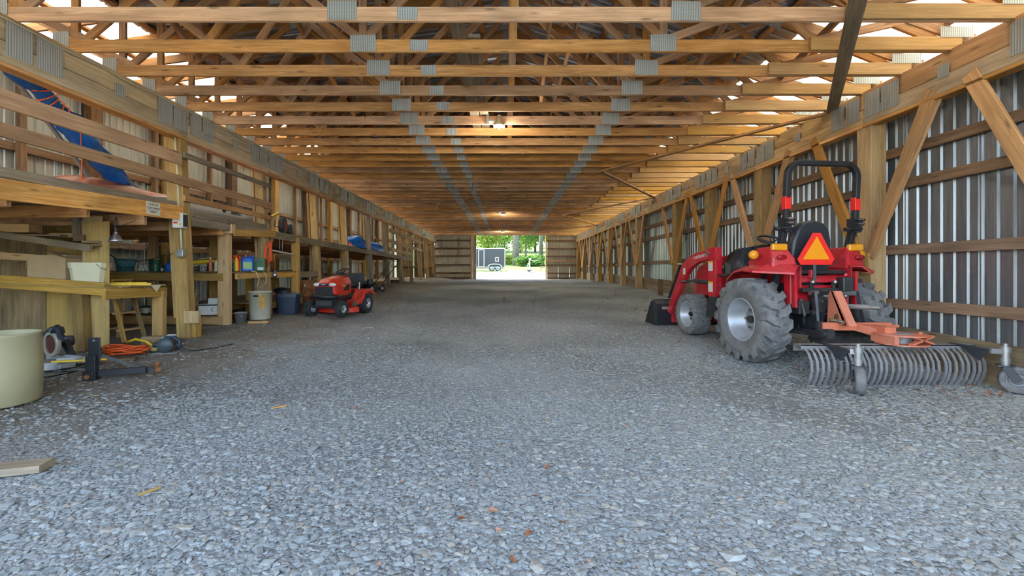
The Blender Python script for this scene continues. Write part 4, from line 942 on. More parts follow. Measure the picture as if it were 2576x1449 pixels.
# step ladder behind the bench
ld = thing('wooden_stepladder', 'small wooden stepladder standing under the bench', 'ladder', (-5.62, 6.35, gz(-5.6,6.35)), -.1)
for s in (-1, 1): board('rail', (-.16,s*.16,0), (-.02,s*.13,.86), .06, .03, W_POST, ld, up=(1,0,0)); board('rail', (.28,s*.16,0), (.04,s*.13,.86), .06, .03, W_POST, ld, up=(1,0,0))
for z in (.16,.40,.62): board('rung', (.23-.28*z,-.16,z), (.23-.28*z,.16,z), .03, .07, W_POST, ld); board('rung', (-.14+.14*z,-.16,z), (-.14+.14*z,.16,z), .03, .04, W_POST, ld)
board('top', (.01,-.17,.875), (.01,.17,.875), .03, .14, W_POST, ld)

# ------------------------------------------------------------------ shelving between the posts
sh = thing('shelving', 'new lumber shelving with two tiers built between the left posts', 'shelf')
def sb_(name, p0, p1, w, t, m, up=(0,0,1)): return board(name, p0, p1, w, t, m, sh, up)
sb_('upright', (-4.86,7.60,gz(-4.8,7.6)-.03), (-4.86,7.60,1.98), .10, .19, W_NEW, (0,1,0)); sb_('block', (-4.74,7.54,1.86), (-4.74,7.54,2.02), .10, .14, W_NEW, (0,1,0))
sb_('upright', (-4.74,9.92,gz(-4.8,9.9)-.03), (-4.74,9.92,1.97), .09, .16, W_NEW, (0,1,0))
sb_('block', (-4.70,9.86,gz(-4.8,9.9)+.08), (-4.70,9.86,gz(-4.8,9.9)+.22), .2, .2, W_NEW, (0,1,0))
sb_('upright', (-6.2,7.72,.2), (-6.2,7.72,1.9), .09, .12, W_POST, (0,1,0)); sb_('upright', (-5.55,8.35,.2), (-5.55,8.35,1.9), .09, .12, W_POST, (0,1,0)); sb_('upright', (-5.2,8.9,.2), (-5.2,8.9,1.2), .09, .1, W_POST, (0,1,0))
sb_('top_rail', (-4.70,7.60,1.885), (-4.72,9.0,1.965), .12, .04, W_NEW)
sb_('upright', (-7.0,7.55,.2), (-7.0,7.55,1.85), .10, .14, W_POST, (0,1,0))
for z, d in ((1.12,.13), (.37,.14)):
    sb_('front_rail', (-6.95,7.55,z), (-4.86,7.55,z-.01), d, .04, W_POST if z > 1 else W_NEW)
    for k in range(3): sb_('shelf_board', (-7.0,7.68+.2*k,z+.077), (-4.9,7.68+.2*k,z+.077), .02, .195, W_PLYD)
sb_('side_rail', (-4.70,7.66,1.12), (-4.72,9.05,1.14), .10, .04, W_NEW); sb_('side_rail', (-4.74,9.0,1.13), (-4.74,10.0,1.135), .11, .04, W_NEW); sb_('side_rail', (-4.72,9.95,1.13), (-4.74,11.1,1.14), .14, .04, W_GREY)
for k in range(4): sb_('shelf_board', (-4.80-.2*k,7.7,1.19), (-4.80-.2*k,9.95,1.20), .02, .195, W_PLYD)
sb_('side_rail', (-4.80,8.7,.50), (-4.78,9.9,.56), .14, .04, W_NEW); sb_('side_rail', (-5.4,8.3,.50), (-5.4,9.9,.56), .14, .04, W_NEW)
for k in range(3): sb_('shelf_board', (-4.90-.2*k,8.3,.60), (-4.90-.2*k,9.95,.64), .02, .195, W_PLYD)

def can(name, x, y_, z, r, h, m, label, group=None, lidm=None, band=None):
    t = thing(name, label, 'can', (x, y_, z), 0, group)
    MB().lathe([(.001,0),(r,0),(r*1.02,.006),(r,.012),(r,h*.95),(r*1.03,h*.97),(r*1.03,h),(r*.85,h),(r*.82,h*.96),(.001,h*.96)], None, 18).build('body', m, t)
    if band: MB().lathe([(r*1.012,h*.2),(r*1.012,h*.75)], None, 18).build('label_band', band, t)
    MB().tube([(-r*1.02,0,h*.8),(-r*.9,-r*.7,h*.55),(0,-r*1.15,h*.45),(r*.9,-r*.7,h*.55),(r*1.02,0,h*.8)], .003, 4).build('handle', GALV, t); return t
def bottle(name, x, y_, z, r, h, m, label, capm, rz=0, group=None, cat='bottle'):
    t = thing(name, label, cat, (x, y_, z), rz, group)
    MB().lathe([(.001,0),(r*.95,0),(r,.01),(r,h*.62),(r*.8,h*.74),(r*.36,h*.84),(r*.34,h*.9)], None, 16).build('body', m, t)
    MB().lathe([(r*.40,h*.86),(r*.42,h),(.001,h)], None, 12).build('cap', capm, t); return t
def jug(name, x, y_, z, w, d, h, m, label, capm, labm, rz=0):
    t = thing(name, label, 'jug', (x, y_, z), rz)
    rr = []
    for zz, k in ((0,.92),(.02,1),(h*.62,1),(h*.80,.86),(h*.9,.5)):
        X_, Y_ = w/2*k, d/2*k; e = .02*k; rr.append([(-X_+e,-Y_,zz),(X_-e,-Y_,zz),(X_,-Y_+e,zz),(X_,Y_-e,zz),(X_-e,Y_,zz),(-X_+e,Y_,zz),(-X_,Y_-e,zz),(-X_,-Y_+e,zz)])
    MB().loft(rr, True, True, False).build('body', m, t, bevel=.008)
    MB().tube([(w*.1,0,h*.9),(w*.3,0,h*.98),(w*.45,0,h*.9),(w*.46,0,h*.66)], .014, 6).build('handle', m, t)
    MB().cyl((-w*.15,0,h*.88),(-w*.15,0,h*1.0),.025,n=12).build('cap', capm, t)
    MB().box((0,-d/2-.001,h*.36),(w*.72,.002,h*.42)).build('label_sheet', labm, t); return t
ZS, ZL = 1.21, .458
bk = thing('woven_basket', 'teal woven basket at the end of the upper shelf', 'basket', (-6.71, 7.75, ZS))
MB().lathe([(.001,0),(.11,0),(.15,.21),(.158,.21),(.155,.19),(.105,.012)], None, 18).build('bowl', TEAL, bk); MB().lathe([(.150,.20),(.162,.215),(.160,.225),(.150,.215)], None, 18).build('rim', TEAL, bk)
for k, (dx, dz) in enumerate(((-.07,.03),(0,.03),(.07,.03),(-.035,.085),(.035,.085))):
    solo('paper_roll', MB().cyl((dx,0,dz),(dx,.18,dz),.032,n=12), WHITE, 'white roll in the small pile beside the green can', 'roll', 'white rolls on the upper shelf', (-6.33,7.66,ZS))
can('paint_can', -6.13, 7.68, ZS, .09, .20, GREEN, 'dark green paint can on the upper shelf')
for k in range(2): solo('paper_roll', MB().cyl((-.05+.07*k,0,.03),(-.05+.07*k,.15,.03),.03,n=12), WHITE, 'white roll between the green can and blue bag', 'roll', 'white rolls behind the blue bag', (-5.95,7.66,ZS))
solo('funnel', MB().lathe([(.07,0),(.072,.01),(.02,.13),(.012,.20),(.001,.20)], None, 14), REDM, 'red funnel standing upside down behind the blue bag', 'funnel', None, (-5.86,7.78,ZS+.08))
solo('carton', MB().rbox((0,0,.04),(.2,.14,.08),.004), BRASSY, 'brown carton under the red funnel', 'carton', None, (-5.86,7.80,ZS))
rr = [[(.105*k*math.cos(a)*(1+.12*math.sin(3*a)),.08*k*math.sin(a),z) for a in [i*.4488 for i in range(14)]] for k, z in ((.8,0),(1,.05),(.9,.1),(.5,.14),(.12,.17),(.2,.19))]
solo('plastic_bag', MB().loft(rr, True, True, True), BLUEP, 'bright blue tied plastic bag on the upper shelf', 'bag', None, (-5.83,7.62,ZS))
solo('carton', MB().rbox((0,0,.04),(.12,.10,.08),.005), YELLOW, 'yellow carton beside the first post', 'carton', None, (-5.66,7.66,ZS))
# right of the first post
solo('caulk_tube', MB().cyl((-.26,0,.15),(.16,.05,.18),.035,n=12), YELLOW, 'long yellow tube lying on clutter of the upper shelf', 'tube', None, (-5.30,7.70,ZS))
solo('wood_scrap', MB().rbox((0,0,0),(.34,.05,.02),.003), W_PLY, 'thin wooden slat over the yellow tube', 'wood', None, (-5.2,7.72,ZS+.235), .1, rot=(0,-.12,.1))
for k, (x, r) in enumerate(((-5.46,.05),(-5.36,.045),(-5.27,.05),(-5.18,.04))): solo('wire_spool', MB().lathe([(.001,0),(r,0),(r,.012),(r*.55,.016),(r*.55,.06),(r,.064),(r,.08),(.001,.08)], None, 14), (GALV, DKMETAL)[k % 2], 'small grey spool below the yellow tube', 'spool', 'spools on the upper shelf', (x,7.65,ZS))
for k, (x, h, m, cm, lab) in enumerate(((-5.13,.24,ORANGE,WHITE,'orange and white caulking cartridge on the upper shelf'), (-5.03,.22,CREAM,ORCORD,'cream cartridge with orange cap on the upper shelf'), (-4.95,.26,WHITE,YELLOW,'tall white cartridge next to the shelf upright'))):
    bottle('cartridge', x, 7.63, ZS, .028, h, m, lab, cm, cat='tube')
bottle('spray_bottle', -4.82, 7.86, ZS, .035, .30, YELLOW, 'yellow spray bottle behind the shelf upright', REDM)
jug('jug', -4.92, 8.00, ZS, .14, .14, .29, RREFL, 'red jug on the side shelf', YELLOW, PAPER, .5)
bottle('bottle', -4.86, 7.86, ZS, .04, .19, GREEN, 'small green bottle in front of the red jug', WHITE)
bottle('bottle', -5.0, 8.22, ZS, .025, .22, BLK, 'slim black bottle behind the red jug', WHITE)
jug('jug', -4.82, 8.20, ZS, .20, .19, .30, BLUEP, 'large blue jug with a green label on the side shelf', REDM, plain('green_label', (.30,.50,.18), .5), .55)
gb = thing('carton', 'dark green carton with handle slot on the side shelf', 'carton', (-4.77, 8.47, ZS), .5)
MB().rbox((0,0,.125),(.24,.24,.25),.006).build('body', plain('green_carton_board', (.05,.16,.06), .6), gb)
MB().box((0,-.1215,.20),(.09,.003,.03)).build('handle_slot', BLK, gb); MB().box((.04,-.1215,.05),(.10,.002,.05)).build('label_sheet', WHITE, gb); MB().box((-.1215,0,.13),(.002,.12,.12)).build('label_sheet', PAPER, gb)
tag(MB().tube([(-4.70,8.12,ZS+.005),(-4.64,8.16,1.20),(-4.63,8.26,1.05),(-4.64,8.2,.93),(-4.63,8.3,.90),(-4.64,8.5,.98),(-4.64,8.52,1.12),(-4.70,8.5,ZS+.005)], .008, 6).build('cable', CREAM), 'loop of white cable hanging over the side shelf edge', 'cable')
# lower shelf
for x, m, bd, lab in ((-6.46,plain('violet_label',(.38,.20,.42),.5),None,'small violet can on the lower shelf'), (-6.28,GREEN,WHITE,'paint can with dark green and white label'), (-6.07,WHITE,BLUEP,'white paint can with blue label beside bench leg')): can('paint_can', x, 7.66, ZL, .055 if 'violet' in lab else .075, .15, m, lab, None, None, bd)
cb = thing('cardboard_box', 'open brown cardboard box on the lower shelf', 'box', (-5.62,7.72,ZL), .1)
MB().box((0,0,.11),(.28,.24,.22)).build('body', CARD, cb); MB().box((.15,0,.28),(.10,.24,.006),RY(-1.0)).box((-.12,0,.24),(.08,.22,.006),RY(.7)).build('flap', CARD, cb); MB().ball((-.03,0,.23),(.09,.08,.05)).build('crumpled_paper', GALV, cb)
bottle('jug', -5.50, 7.60, ZL, .085, .30, WHITE, 'white plastic jug in front of the brown box', WHITE, cat='jug')
pb = thing('flat_carton', 'flat white printed carton with black band on the lower shelf', 'box', (-5.12,7.74,ZL), .35)
MB().box((0,0,.09),(.42,.32,.18)).build('body', WHITE, pb); MB().box((0,0,.165),(.424,.324,.022)).build('black_band', BLK, pb); MB().box((.10,-.161,.08),(.06,.002,.06)).build('label_sheet', ORANGE, pb); MB().tube([(.02,-.162,.05),(-.02,-.162,.07),(-.02,-.162,.10),(.02,-.162,.12)],.004,4).build('printed_mark', INK, pb)
solo('small_box', MB().rbox((0,0,.05),(.22,.14,.10),.003), WHITE, 'small white carton on top of the printed carton', 'box', None, (-5.08,7.72,ZL+.18), .25)
# floor of the shelving
dr = thing('plastic_drum', 'tall pale plastic drum with hand slots by the shelf upright', 'drum', (-4.52,8.10,gz(-4.5,8.1)))
MB().lathe([(.001,0),(.165,0),(.175,.02),(.195,.50),(.198,.50),(.198,.52),(.185,.52),(.17,.03),(.001,.03)], None, 24).build('body', plain('pale_grey_plastic', (.52,.50,.38), .6, dirt=((.30,.27,.18), .3)), dr)
MB().ball((.02,-.19,.44),(.055,.012,.020)).build('hand_slot', BLK, dr); MB().add([(.19*math.sin(a),-.196*math.cos(a),z) for a in (.35,.6,.85,1.0) for z in (.22,.50)],[(0,2,3,1),(2,4,5,3),(4,6,7,5)]).build('label_patch', W_POST, dr)
to = thing('storage_tote', 'dark navy storage tote with rim beside the pale drum', 'tote', (-4.40,8.92,gz(-4.4,8.9)), .25)
bin_(.42,.40,.40,.85).build('tub', NAVY, to); bin_(.44,.42,.06,1.0).build('rim_band', NAVY, to, loc=(0,0,.34))
pl_ = thing('pail', 'small clear plastic pail at the foot of the shelf upright', 'pail', (-4.68,7.76,gz(-4.6,7.7))); MB().lathe([(.001,0),(.075,0),(.10,.18),(.106,.18),(.104,.195),(.096,.19),(.07,.01)], None, 18).build('bucket', GALV, pl_); MB().tube([(-.1,0,.18),(-.07,-.08,.12),(.07,-.08,.12),(.1,0,.18)],.003,4).build('handle', GALV, pl_)
solo('scrap_board', MB().rbox((0,0,.02),(.32,.09,.035),.003), W_NEW, 'yellow board scrap on the gravel under the pale drum', 'wood', None, (-4.35,7.74,gz(-4.35,7.74)), .2)
solo('cloth_bundle', MB().ball((0,0,.07),(.12,.10,.075)), HULLRED, 'small dark red bundle on the low shelf behind tote', 'bundle', None, (-5.0,9.35,.63)); solo('garbage_bag', MB().ball((0,0,.10),(.20,.14,.11)), BLK, 'lumpy black bag on the low shelf behind tote', 'bag', None, (-4.95,9.72,.645))
bd = thing('rusty_drum', 'rusty brown steel drum behind the riding mower', 'drum', (-4.85,10.55,gz(-4.85,10.5)))
MB().lathe([(.001,0),(.27,0),(.28,.01),(.28,.20),(.29,.21),(.28,.22),(.28,.38),(.29,.39),(.28,.40),(.28,.56),(.285,.58),(.27,.58),(.27,.03)], None, 26).build('body', BRASSY, bd); MB().cyl((.15,-.24,.46),(.16,-.285,.46),.025,n=10).build('bung', GALV, bd)
# hanging things on the second post
oc = thing('hanging_cord', 'orange extension cord looped on the second post', 'cord', (-4.66,8.62,1.30)); mb = MB()
for k in range(5): mb.tube([(.03+.02*k,-.05,.5),(-.04+.012*k,-.06,.35),(-.05+.01*k,-.06,.12+.02*k),(.0+.01*k,-.06,-.05+.03*k),(.05+.015*k,-.06,.12),(.06+.01*k,-.06,.38)], .008, 5, True)
mb.build('loops', ORCORD, oc)
tl = thing('trouble_lamp', 'small caged lamp hanging at the edge of the side shelf', 'lamp', (-4.62,8.80,1.14)); MB().lathe([(.001,-.06),(.035,-.055),(.055,-.02),(.05,.02),(.02,.05),(.018,.09),(.001,.09)], None, 14).build('shade', STEEL, tl); MB().tube([(0,0,.09),(.01,0,.2),(-.01,0,.35),(.02,0,.45)],.007,5).build('cord', ORCORD, tl)
ft = thing('tube_light', 'thin white tube light hung under the loft beside the orange cord', 'lamp', (-4.70,9.25,1.60)); MB().cyl((0,-.42,.03),(0,.50,-.02),.018,n=10).build('tube', WHITE, ft); MB().tube([(0,-.1,.04),(.0,-.12,.28)],.004,4).tube([(0,.0,.04),(.0,.02,.28)],.004,4).build('hanger', WHITE, ft)
solo('shelf_tray', MB().rbox((0,0,.012),(.22,.75,.024),.004), BLK, 'flat black tray on the side shelf near second upright', 'tray', None, (-4.86,9.42,1.212))

cn = thing('conduit', 'white conduit with a small switch running down a middle left post', 'conduit', (-4.70, 13.10, 1.2))
MB().tube([(-.08,0,2.0),(-.03,0,1.0),(0,0,.2)], .014, 7).build('pipe', CREAM, cn)
MB().rbox((.01,-.01,.14),(.07,.05,.11),.006).build('switch', GALV, cn)

rings = []
for i in range(13):
    t = i/12; w = max(.05, .52*(1-abs(2*t-1)**2.6)); h = .06+.42*(1-abs(2*t-1)**2.4)
    rings.append([(w*math.cos(a), -1.15+2.5*t, h*max(0, math.sin(a))**.8) for a in [math.pi*k/12 for k in range(13)]])
ob = thing('overturned_boat', 'reddish-brown boat hull lying upside down behind the loft rails', 'boat', (-5.72, 6.15, 2.03))
MB().loft(rings, False, False, True).build('hull', HULLRED, ob, solid=.012)
MB().tube([(r[6][0], r[6][1], r[6][2]+.005) for r in rings], .012, 6).build('keel', HULLRED, ob)
MB().tube([(r[0][0], r[0][1], .015) for r in rings], .016, 6).build('gunwale', W_GREY, ob)
# ------------------------------------------------------------------ tools on the gravel at front left
br = thing('plastic_barrel', 'tall beige plastic barrel standing at the left edge', 'barrel', (-4.34, 3.72, gz(-4.3, 3.7)-.01))
MB().lathe([(.001,0),(.27,0),(.285,.012),(.292,.30),(.285,.58),(.288,.585),(.28,.60),(.27,.59),(.27,.05)], None, 40).build('body', BEIGE, br)
tag(MB().tube([(-4.43,3.80,.45),(-4.44,3.78,.72),(-4.46,3.76,.80),(-4.52,3.74,.88)], [.02,.024,.022,.02], 8).build('curved_handle', W_PLY), 'curved wooden tool handle sticking out of the barrel', 'handle')
ms = thing('mitre_saw', 'black mitre saw with clear blade guard behind the barrel', 'saw', (-5.02, 4.88, gz(-5,4.9)), -.35)
MB().box((0,0,.05),(.50,.14,.05)).cyl((0,0,.01),(0,0,.09),.16,n=24).build('table', GALV, ms, bevel=.006)
MB().box((-.05,.10,.10),(.62,.03,.08)).build('fence', SILVER, ms)
MB().lathe([(.105,-.02),(.135,-.022),(.142,-.012),(.142,.012),(.135,.022),(.105,.02),(.105,-.02)], T4(-.05,0,.27) @ RX(math.pi/2), 28, False).build('blade_guard', plain('smoky_guard', (.38,.34,.26), .2), ms)
MB().lathe([(.001,-.006),(.12,-.006),(.122,0),(.12,.006),(.001,.006)], T4(-.05,-.0,.27) @ RX(math.pi/2), 30, False).build('blade', plain('dark_blade', (.16,.05,.035), .4, .4), ms)
MB().rbox((-.13,.05,.38),(.20,.14,.12),.03,RY(-.5)).cyl((-.10,.0,.28),(-.10,.2,.28),.06).build('motor', BLKP, ms)
MB().tube([(-.02,.0,.40),(.05,0,.46),(.09,0,.42),(.12,0,.36),(.20,0,.34),(.28,0,.36)], [.03,.034,.03,.03,.034,.026], 8).build('handle', BLKP, ms)
MB().beam((.08,.14,.08),(-.1,.1,.34),.06,.04).build('arm', DKMETAL, ms)
tag(MB().tube([(-4.95,4.62,gz(-4.9,4.6)+.02),(-4.72,4.60,gz(-4.7,4.6)+.03),(-4.55,4.66,gz(-4.5,4.6)+.02),(-4.62,4.45,gz(-4.6,4.4)+.015),(-4.75,4.3,gz(-4.7,4.3)+.01)], .006, 5).build('power_lead', BLK), 'black saw cord trailing on the gravel by the mitre saw', 'cord')
solo('foam_block', MB().rbox((0,0,.035),(.34,.10,.07),.01), plain('pale_foam', (.52,.50,.42), .8), 'pale grey foam block lying by the mitre saw', 'block', None, (-4.82,4.94,gz(-4.8,4.9)+.05), .35)
solo('measuring_stick', MB().rbox((0,0,.012),(.50,.022,.022),.003), YELLOW, 'yellow stick resting against the black hitch bracket', 'stick', None, (-4.68,4.82,gz(-4.7,4.8)+.09), .3)
solo('ground_board', MB().rbox((0,0,.02),(.9,.12,.04),.004), W_DARK, 'dark plank lying under the mitre saw', 'wood', None, (-4.85,5.12,gz(-4.85,5.1)), .35)
# drawbar hitch
hb = thing('hitch_bracket', 'black steel drawbar hitch bracket with rusty ball on the gravel', 'hitch', (-4.22, 4.50, gz(-4.2,4.5)), .3)
MB().box((0,0,.30),(.105,.012,.26)).box((-.01,-.015,.12),(.085,.08,.26)).box((-.02,-.05,.05),(.09,.05,.10)).build('upright', BLK, hb, bevel=.006)
MB().cyl((0,-.012,.40),(0,.012,.40),.012,n=10).build('bolt_hole', STEEL, hb); MB().cyl((-.02,-.10,.045),(-.02,-.06,.045),.024,n=8).build('bolt', BRASSY, hb)
MB().box((.22,.05,.055),(.40,.06,.065),RZ(.12)).build('drawbar', BLK, hb, bevel=.004)
MB().beam((.05,.02,.24),(.34,.10,.08),.03,.012).beam((.34,.10,.085),(.46,.14,.02),.05,.03).build('brace', DKMETAL, hb)
MB().ball((.50,.12,.10),.03).cyl((.50,.12,.02),(.50,.12,.08),.016).cyl((.48,.11,.035),(.52,.13,.035),.03,n=10).build('tow_ball', BRASSY, hb)
oc = thing('cord_coil', 'bright orange extension cord coiled on the gravel', 'cord', (-4.74, 5.48, gz(-4.7,5.5)))
mb = MB()
for k in range(11):
    a = RND.uniform(.15,.27); b = RND.uniform(.10,.20); ox, oy = RND.uniform(-.05,.05), RND.uniform(-.04,.04); ph = RND.uniform(0,6.28); z = .012+.008*k
    mb.tube([(ox+a*math.cos(t), oy+b*math.sin(t), z+.016*math.sin(2*t+ph)+.012) for t in [i*2*math.pi/20 for i in range(20)]], .0085, 5, True)
mb.build('coils', ORCORD, oc)
tag(MB().tube([(-4.94,5.72,gz(-4.9,5.7)+.10),(-4.84,5.74,gz(-4.8,5.7)+.14),(-4.70,5.74,gz(-4.7,5.7)+.11),(-4.58,5.70,gz(-4.6,5.7)+.05)], .018, 7).build('hose', YELLOW), 'short yellow hose lying behind the orange cord', 'hose')
solo('timber_block', MB().rbox((0,0,.06),(.40,.10,.12),.004), W_PLYD, 'mossy timber block behind the orange cord', 'wood', None, (-4.76,6.02,gz(-4.75,6.0)), .05)
solo('rag', MB().rbox((0,0,.04),(.10,.09,.08),.02), plain('pale_yellow', (.62,.50,.16), .6), 'pale yellow rag lump at the end of the orange cord', 'rag', None, (-4.52,5.66,gz(-4.5,5.7)), .4)
cs = thing('circular_saw', 'black handheld circular saw lying on the gravel', 'saw', (-4.36, 5.62, gz(-4.36,5.6)), .3)
MB().lathe([(.001,-.03),(.085,-.03),(.095,-.01),(.095,.01),(.085,.03),(.001,.03)], T4(0,0,.10) @ RX(math.pi/2), 26).build('blade_guard', plain('charcoal_guard', (.06,.08,.09), .4), cs)
MB().tube([(-.06,.03,.14),(0,.03,.20),(.09,.03,.20),(.15,.03,.14),(.15,.03,.07),(.10,.03,.04)], [.02,.022,.022,.022,.022,.02], 8).build('handle', NAVY, cs)
MB().cyl((.02,.03,.11),(.02,.15,.11),.055,n=14).cyl((-.14,.03,.10),(-.07,.03,.11),.028).build('motor', BLKP, cs)
MB().tube([(-.05,.05,.18),(.02,.05,.215),(.10,.05,.215)], .018, 7).build('top_cover', WHITE, cs); MB().box((.01,-.0,.005),(.28,.14,.008)).build('shoe', GALV, cs); MB().box((.03,.0,.15),(.03,.02,.03)).build('switch', REDM, cs)
tag(MB().tube([(-4.22,5.66,gz(-4.2,5.7)+.05),(-4.1,5.80,gz(-4.1,5.8)+.015),(-4.0,6.05,gz(-4,6)+.012),(-3.92,6.32,gz(-3.9,6.3)+.02)], .006, 5).build('saw_lead', BLK), 'black lead running out from the circular saw', 'cord')
# scraps on the gravel
def stick(name, p0, p1, w, t, m, label):
    q0 = Vector((p0[0],p0[1],gz(*p0)+.014)); q1 = Vector((p1[0],p1[1],gz(*p1)+.014)); o = board(name, q0, q1, t, w, m); return tag(o, label, 'stick')
def gp(px, py):
    Y_ = 4.0
    for _ in range(12): Y_ = (CAMZ-gz((px-VX)*Y_/FPX, Y_))*FPX/(py-VY)
    return ((px-VX)*Y_/FPX, Y_)
o = board('plank_end', (-3.2,2.55,gz(-3,2.6)+.03), (-2.78,2.66,gz(-2.8,2.66)+.035), .045, .13, W_GREY); tag(o, 'grey plank end lying at the bottom left edge', 'plank')
stick('wood_stick', gp(347,1252), gp(404,1232), .016, .012, W_POST, 'thin broken wooden stick on the gravel, lower left')
stick('wood_stick', gp(682,1031), gp(721,1024), .022, .01, W_CHORD, 'reddish wood splinter on the gravel, left of centre')
stick('wood_stick', gp(220,1001), gp(247,998), .014, .008, W_PLY, 'pale wood sliver near the beige barrel')
stick('wood_stick', gp(910,827), gp(938,826), .06, .02, W_GREY, 'flat wood scrap on the gravel in front of the mower')
DRYLEAF = plain('dry_leaf', (.30,.11,.045), .8, noise=.4, scale=20); PALELEAF = plain('pale_dry_leaf', (.48,.27,.18), .8, noise=.3, scale=20)
def leafmesh(k):
    r = random.Random(k); v = []; n = 7
    for i in range(n):
        t = i/(n-1); w = .5*math.sin(math.pi*t)**.7*(1 if i % 2 else .62)+.02; v += [(-w*.75, t-.5, .16*math.sin(t*4+k)+.12*w), (0, t-.5, .16*math.sin(t*4+k)), (w*.75, t-.5, .16*math.sin(t*4+k)+.16*w)]
    f = [(3*i+j,3*i+j+1,3*i+j+4,3*i+j+3) for i in range(n-1) for j in range(2)]
    return MB().add(v, f).mesh('leaf', DRYLEAF if k % 3 else PALELEAF)
LM = [leafmesh(k) for k in range(6)]
def leaf(px, py, s, label=None):
    x_, y_ = gp(px, py); o = bpy.data.objects.new('dry_leaf', LM[RND.randrange(6)]); C.objects.link(o)
    o.location = (x_, y_, gz(x_, y_)+.22*s+.008); o.scale = (s, s, s); o.rotation_euler = (RND.uniform(-.3,.3), RND.uniform(-.3,.3), RND.uniform(0,6.28))
    return tag(o, label or 'small dry brown leaf fallen on the gravel', 'leaf', None if label else 'dry leaves scattered on the gravel')
leaf(1238,1298,.065,'curled pinkish-brown leaf at the bottom centre of the gravel')
for px, py in ((1250,1127),(1010,1215),(1415,1322),(1330,1350),(1835,1155),(950,1430),(1290,1415),(1255,1340),(1345,1255),(1580,1135),(1640,1130),(1690,1135),(1560,985),(1395,970),(1190,1225),(895,1030),(1060,1010),(1480,1000),(1570,1075),(1730,1000),(2260,1010),(1060,960),(930,1020),(1375,1180),(1770,1240),(1480,1420),(1160,1310),(2130,1040)): leaf(px, py, RND.uniform(.025,.042))
for k in range(44): leaf(RND.uniform(2310,2560), RND.uniform(962,1000)+RND.uniform(-1,1)*8, RND.uniform(.03,.055))
for k in range(60): leaf(RND.uniform(1500,1690), RND.uniform(722,800), RND.uniform(.04,.075))
for k in range(22): leaf(RND.uniform(1700,2030), RND.uniform(860,935), RND.uniform(.03,.05))

# ------------------------------------------------------------------ riding mower
mw = thing('riding_mower', 'red riding lawn mower facing out beside the shelving', 'lawn mower', (-3.48, 9.85, gz(-3.45,9.9)), math.radians(173.3)); mw.scale = (.88,.88,.88)
for s in (-1, 1):
    wheel(mw, (s*.40, 0, .245), .245, .23, .13, s, 22, RUBBERB, SILVER, 'turf', name='rear_wheel', dish=.5)
    wheel(mw, (s*.37, 1.16, .19), .19, .14, .09, s, 20, RUBBERB, SILVER, 'turf', -.12, name='front_wheel', dish=.5)
MB().box((0,.55,.36),(.42,1.2,.14)).box((0,1.14,.24),(.66,.08,.08)).box((0,1.2,.32),(.40,.16,.16)).build('frame', BLK, mw, bevel=.01)
MB().box((0,1.285,.33),(.36,.02,.10)).build('front_grate', DKMETAL, mw)
H = []
for y_, w, zl, zh in ((.42,.24,.52,.95),(.75,.27,.50,.93),(1.05,.28,.48,.88),(1.20,.27,.50,.81),(1.26,.24,.54,.76)):
    H.append([(-w,y_,zl),(-w*1.02,y_,zl+(zh-zl)*.6),(-w*.72,y_,zh-.02),(-w*.3,y_,zh),(w*.3,y_,zh),(w*.72,y_,zh-.02),(w*1.02,y_,zl+(zh-zl)*.6),(w,y_,zl)])
hd = MB().loft(H, True, True, False).build('hood', REDM, mw, bevel=.02)
MB().box((0,1.24,.60),(.44,.07,.20)).box((0,1.27,.50),(.48,.05,.05)).build('grille', BLK, hd, bevel=.012)
MB().rbox((0,1.27,.745),(.22,.05,.06),.012).build('badge_panel', NAVY, hd); MB().box((0,1.297,.748),(.10,.003,.014)).build('badge', WHITE, hd)
for s in (-1, 1):
    MB().ball((s*.19,1.235,.745),(.085,.05,.045)).build('headlight', LENS, hd)
    MB().prism([(.62,.60),(.90,.60),(.78,.72),(.56,.74)], s*.272, s*.285).build('side_vent', BLK, hd)
    MB().beam((s*.28,.60,.66),(s*.285,.95,.72),.03,.004).build('stripe', YELLOW, hd)
MB().tube([(-.29,1.10,.47),(-.27,1.30,.47),(0,1.35,.47),(.27,1.30,.47),(.29,1.10,.47)], .045, 8).build('bumper', BLK, mw)
for s in (-1, 1):
    fd = [[(s*.24,y_,z-.18),(s*.26,y_,z),(s*.50,y_,z),(s*.52,y_,z-.03),(s*.52,y_,z-.09)] for y_, z in ((.66,.34),(.45,.36),(.32,.48),(.22,.58),(.0,.60),(-.22,.58),(-.34,.50))]
    MB().loft(fd, False, False, False).build('fender', REDM, mw, solid=.02)
    MB().prism([(.36,.36),(.70,.34),(.74,.48),(.42,.58),(.25,.60),(.25,.45)], s*.47, s*.50).build('side_panel', REDM, mw, bevel=.01)
MB().box((0,-.2,.57),(.8,.36,.05)).build('rear_deck', REDM, mw, bevel=.015)
dkp = [(.46*math.cos(a)*(1.15 if abs(math.cos(a)) > .5 else 1), .62+.26*math.sin(a)) for a in [i*2*math.pi/22 for i in range(22)]]
MB().loft([[(x,y_,z) for x,y_ in [(px_*k,(py_-.62)*k+.62) for px_,py_ in dkp]] for z, k in ((.07,1),(.17,1),(.20,.93),(.205,.5))], True, True, False).build('mower_deck', REDM, mw, bevel=.01)
text('lettering', '42', .07, WHITE, mw, frame((-.16,.889,.12), (-1,0,0), (0,0,1)))
st_ = MB().rbox((0,-.12,.68),(.46,.40,.09),.035).loft([[(x,y0+(z-.7)*-.25,z) for x,z in ((-.20,.70),(-.235,.80),(-.225,.94),(-.17,1.0),(.17,1.0),(.225,.94),(.235,.80),(.20,.70))] for y0 in (-.26,-.30,-.36)], True, True, True).build('seat', BLKP, mw)
mb = MB(); Ms = T4(0,.36,1.03) @ RX(-.5)
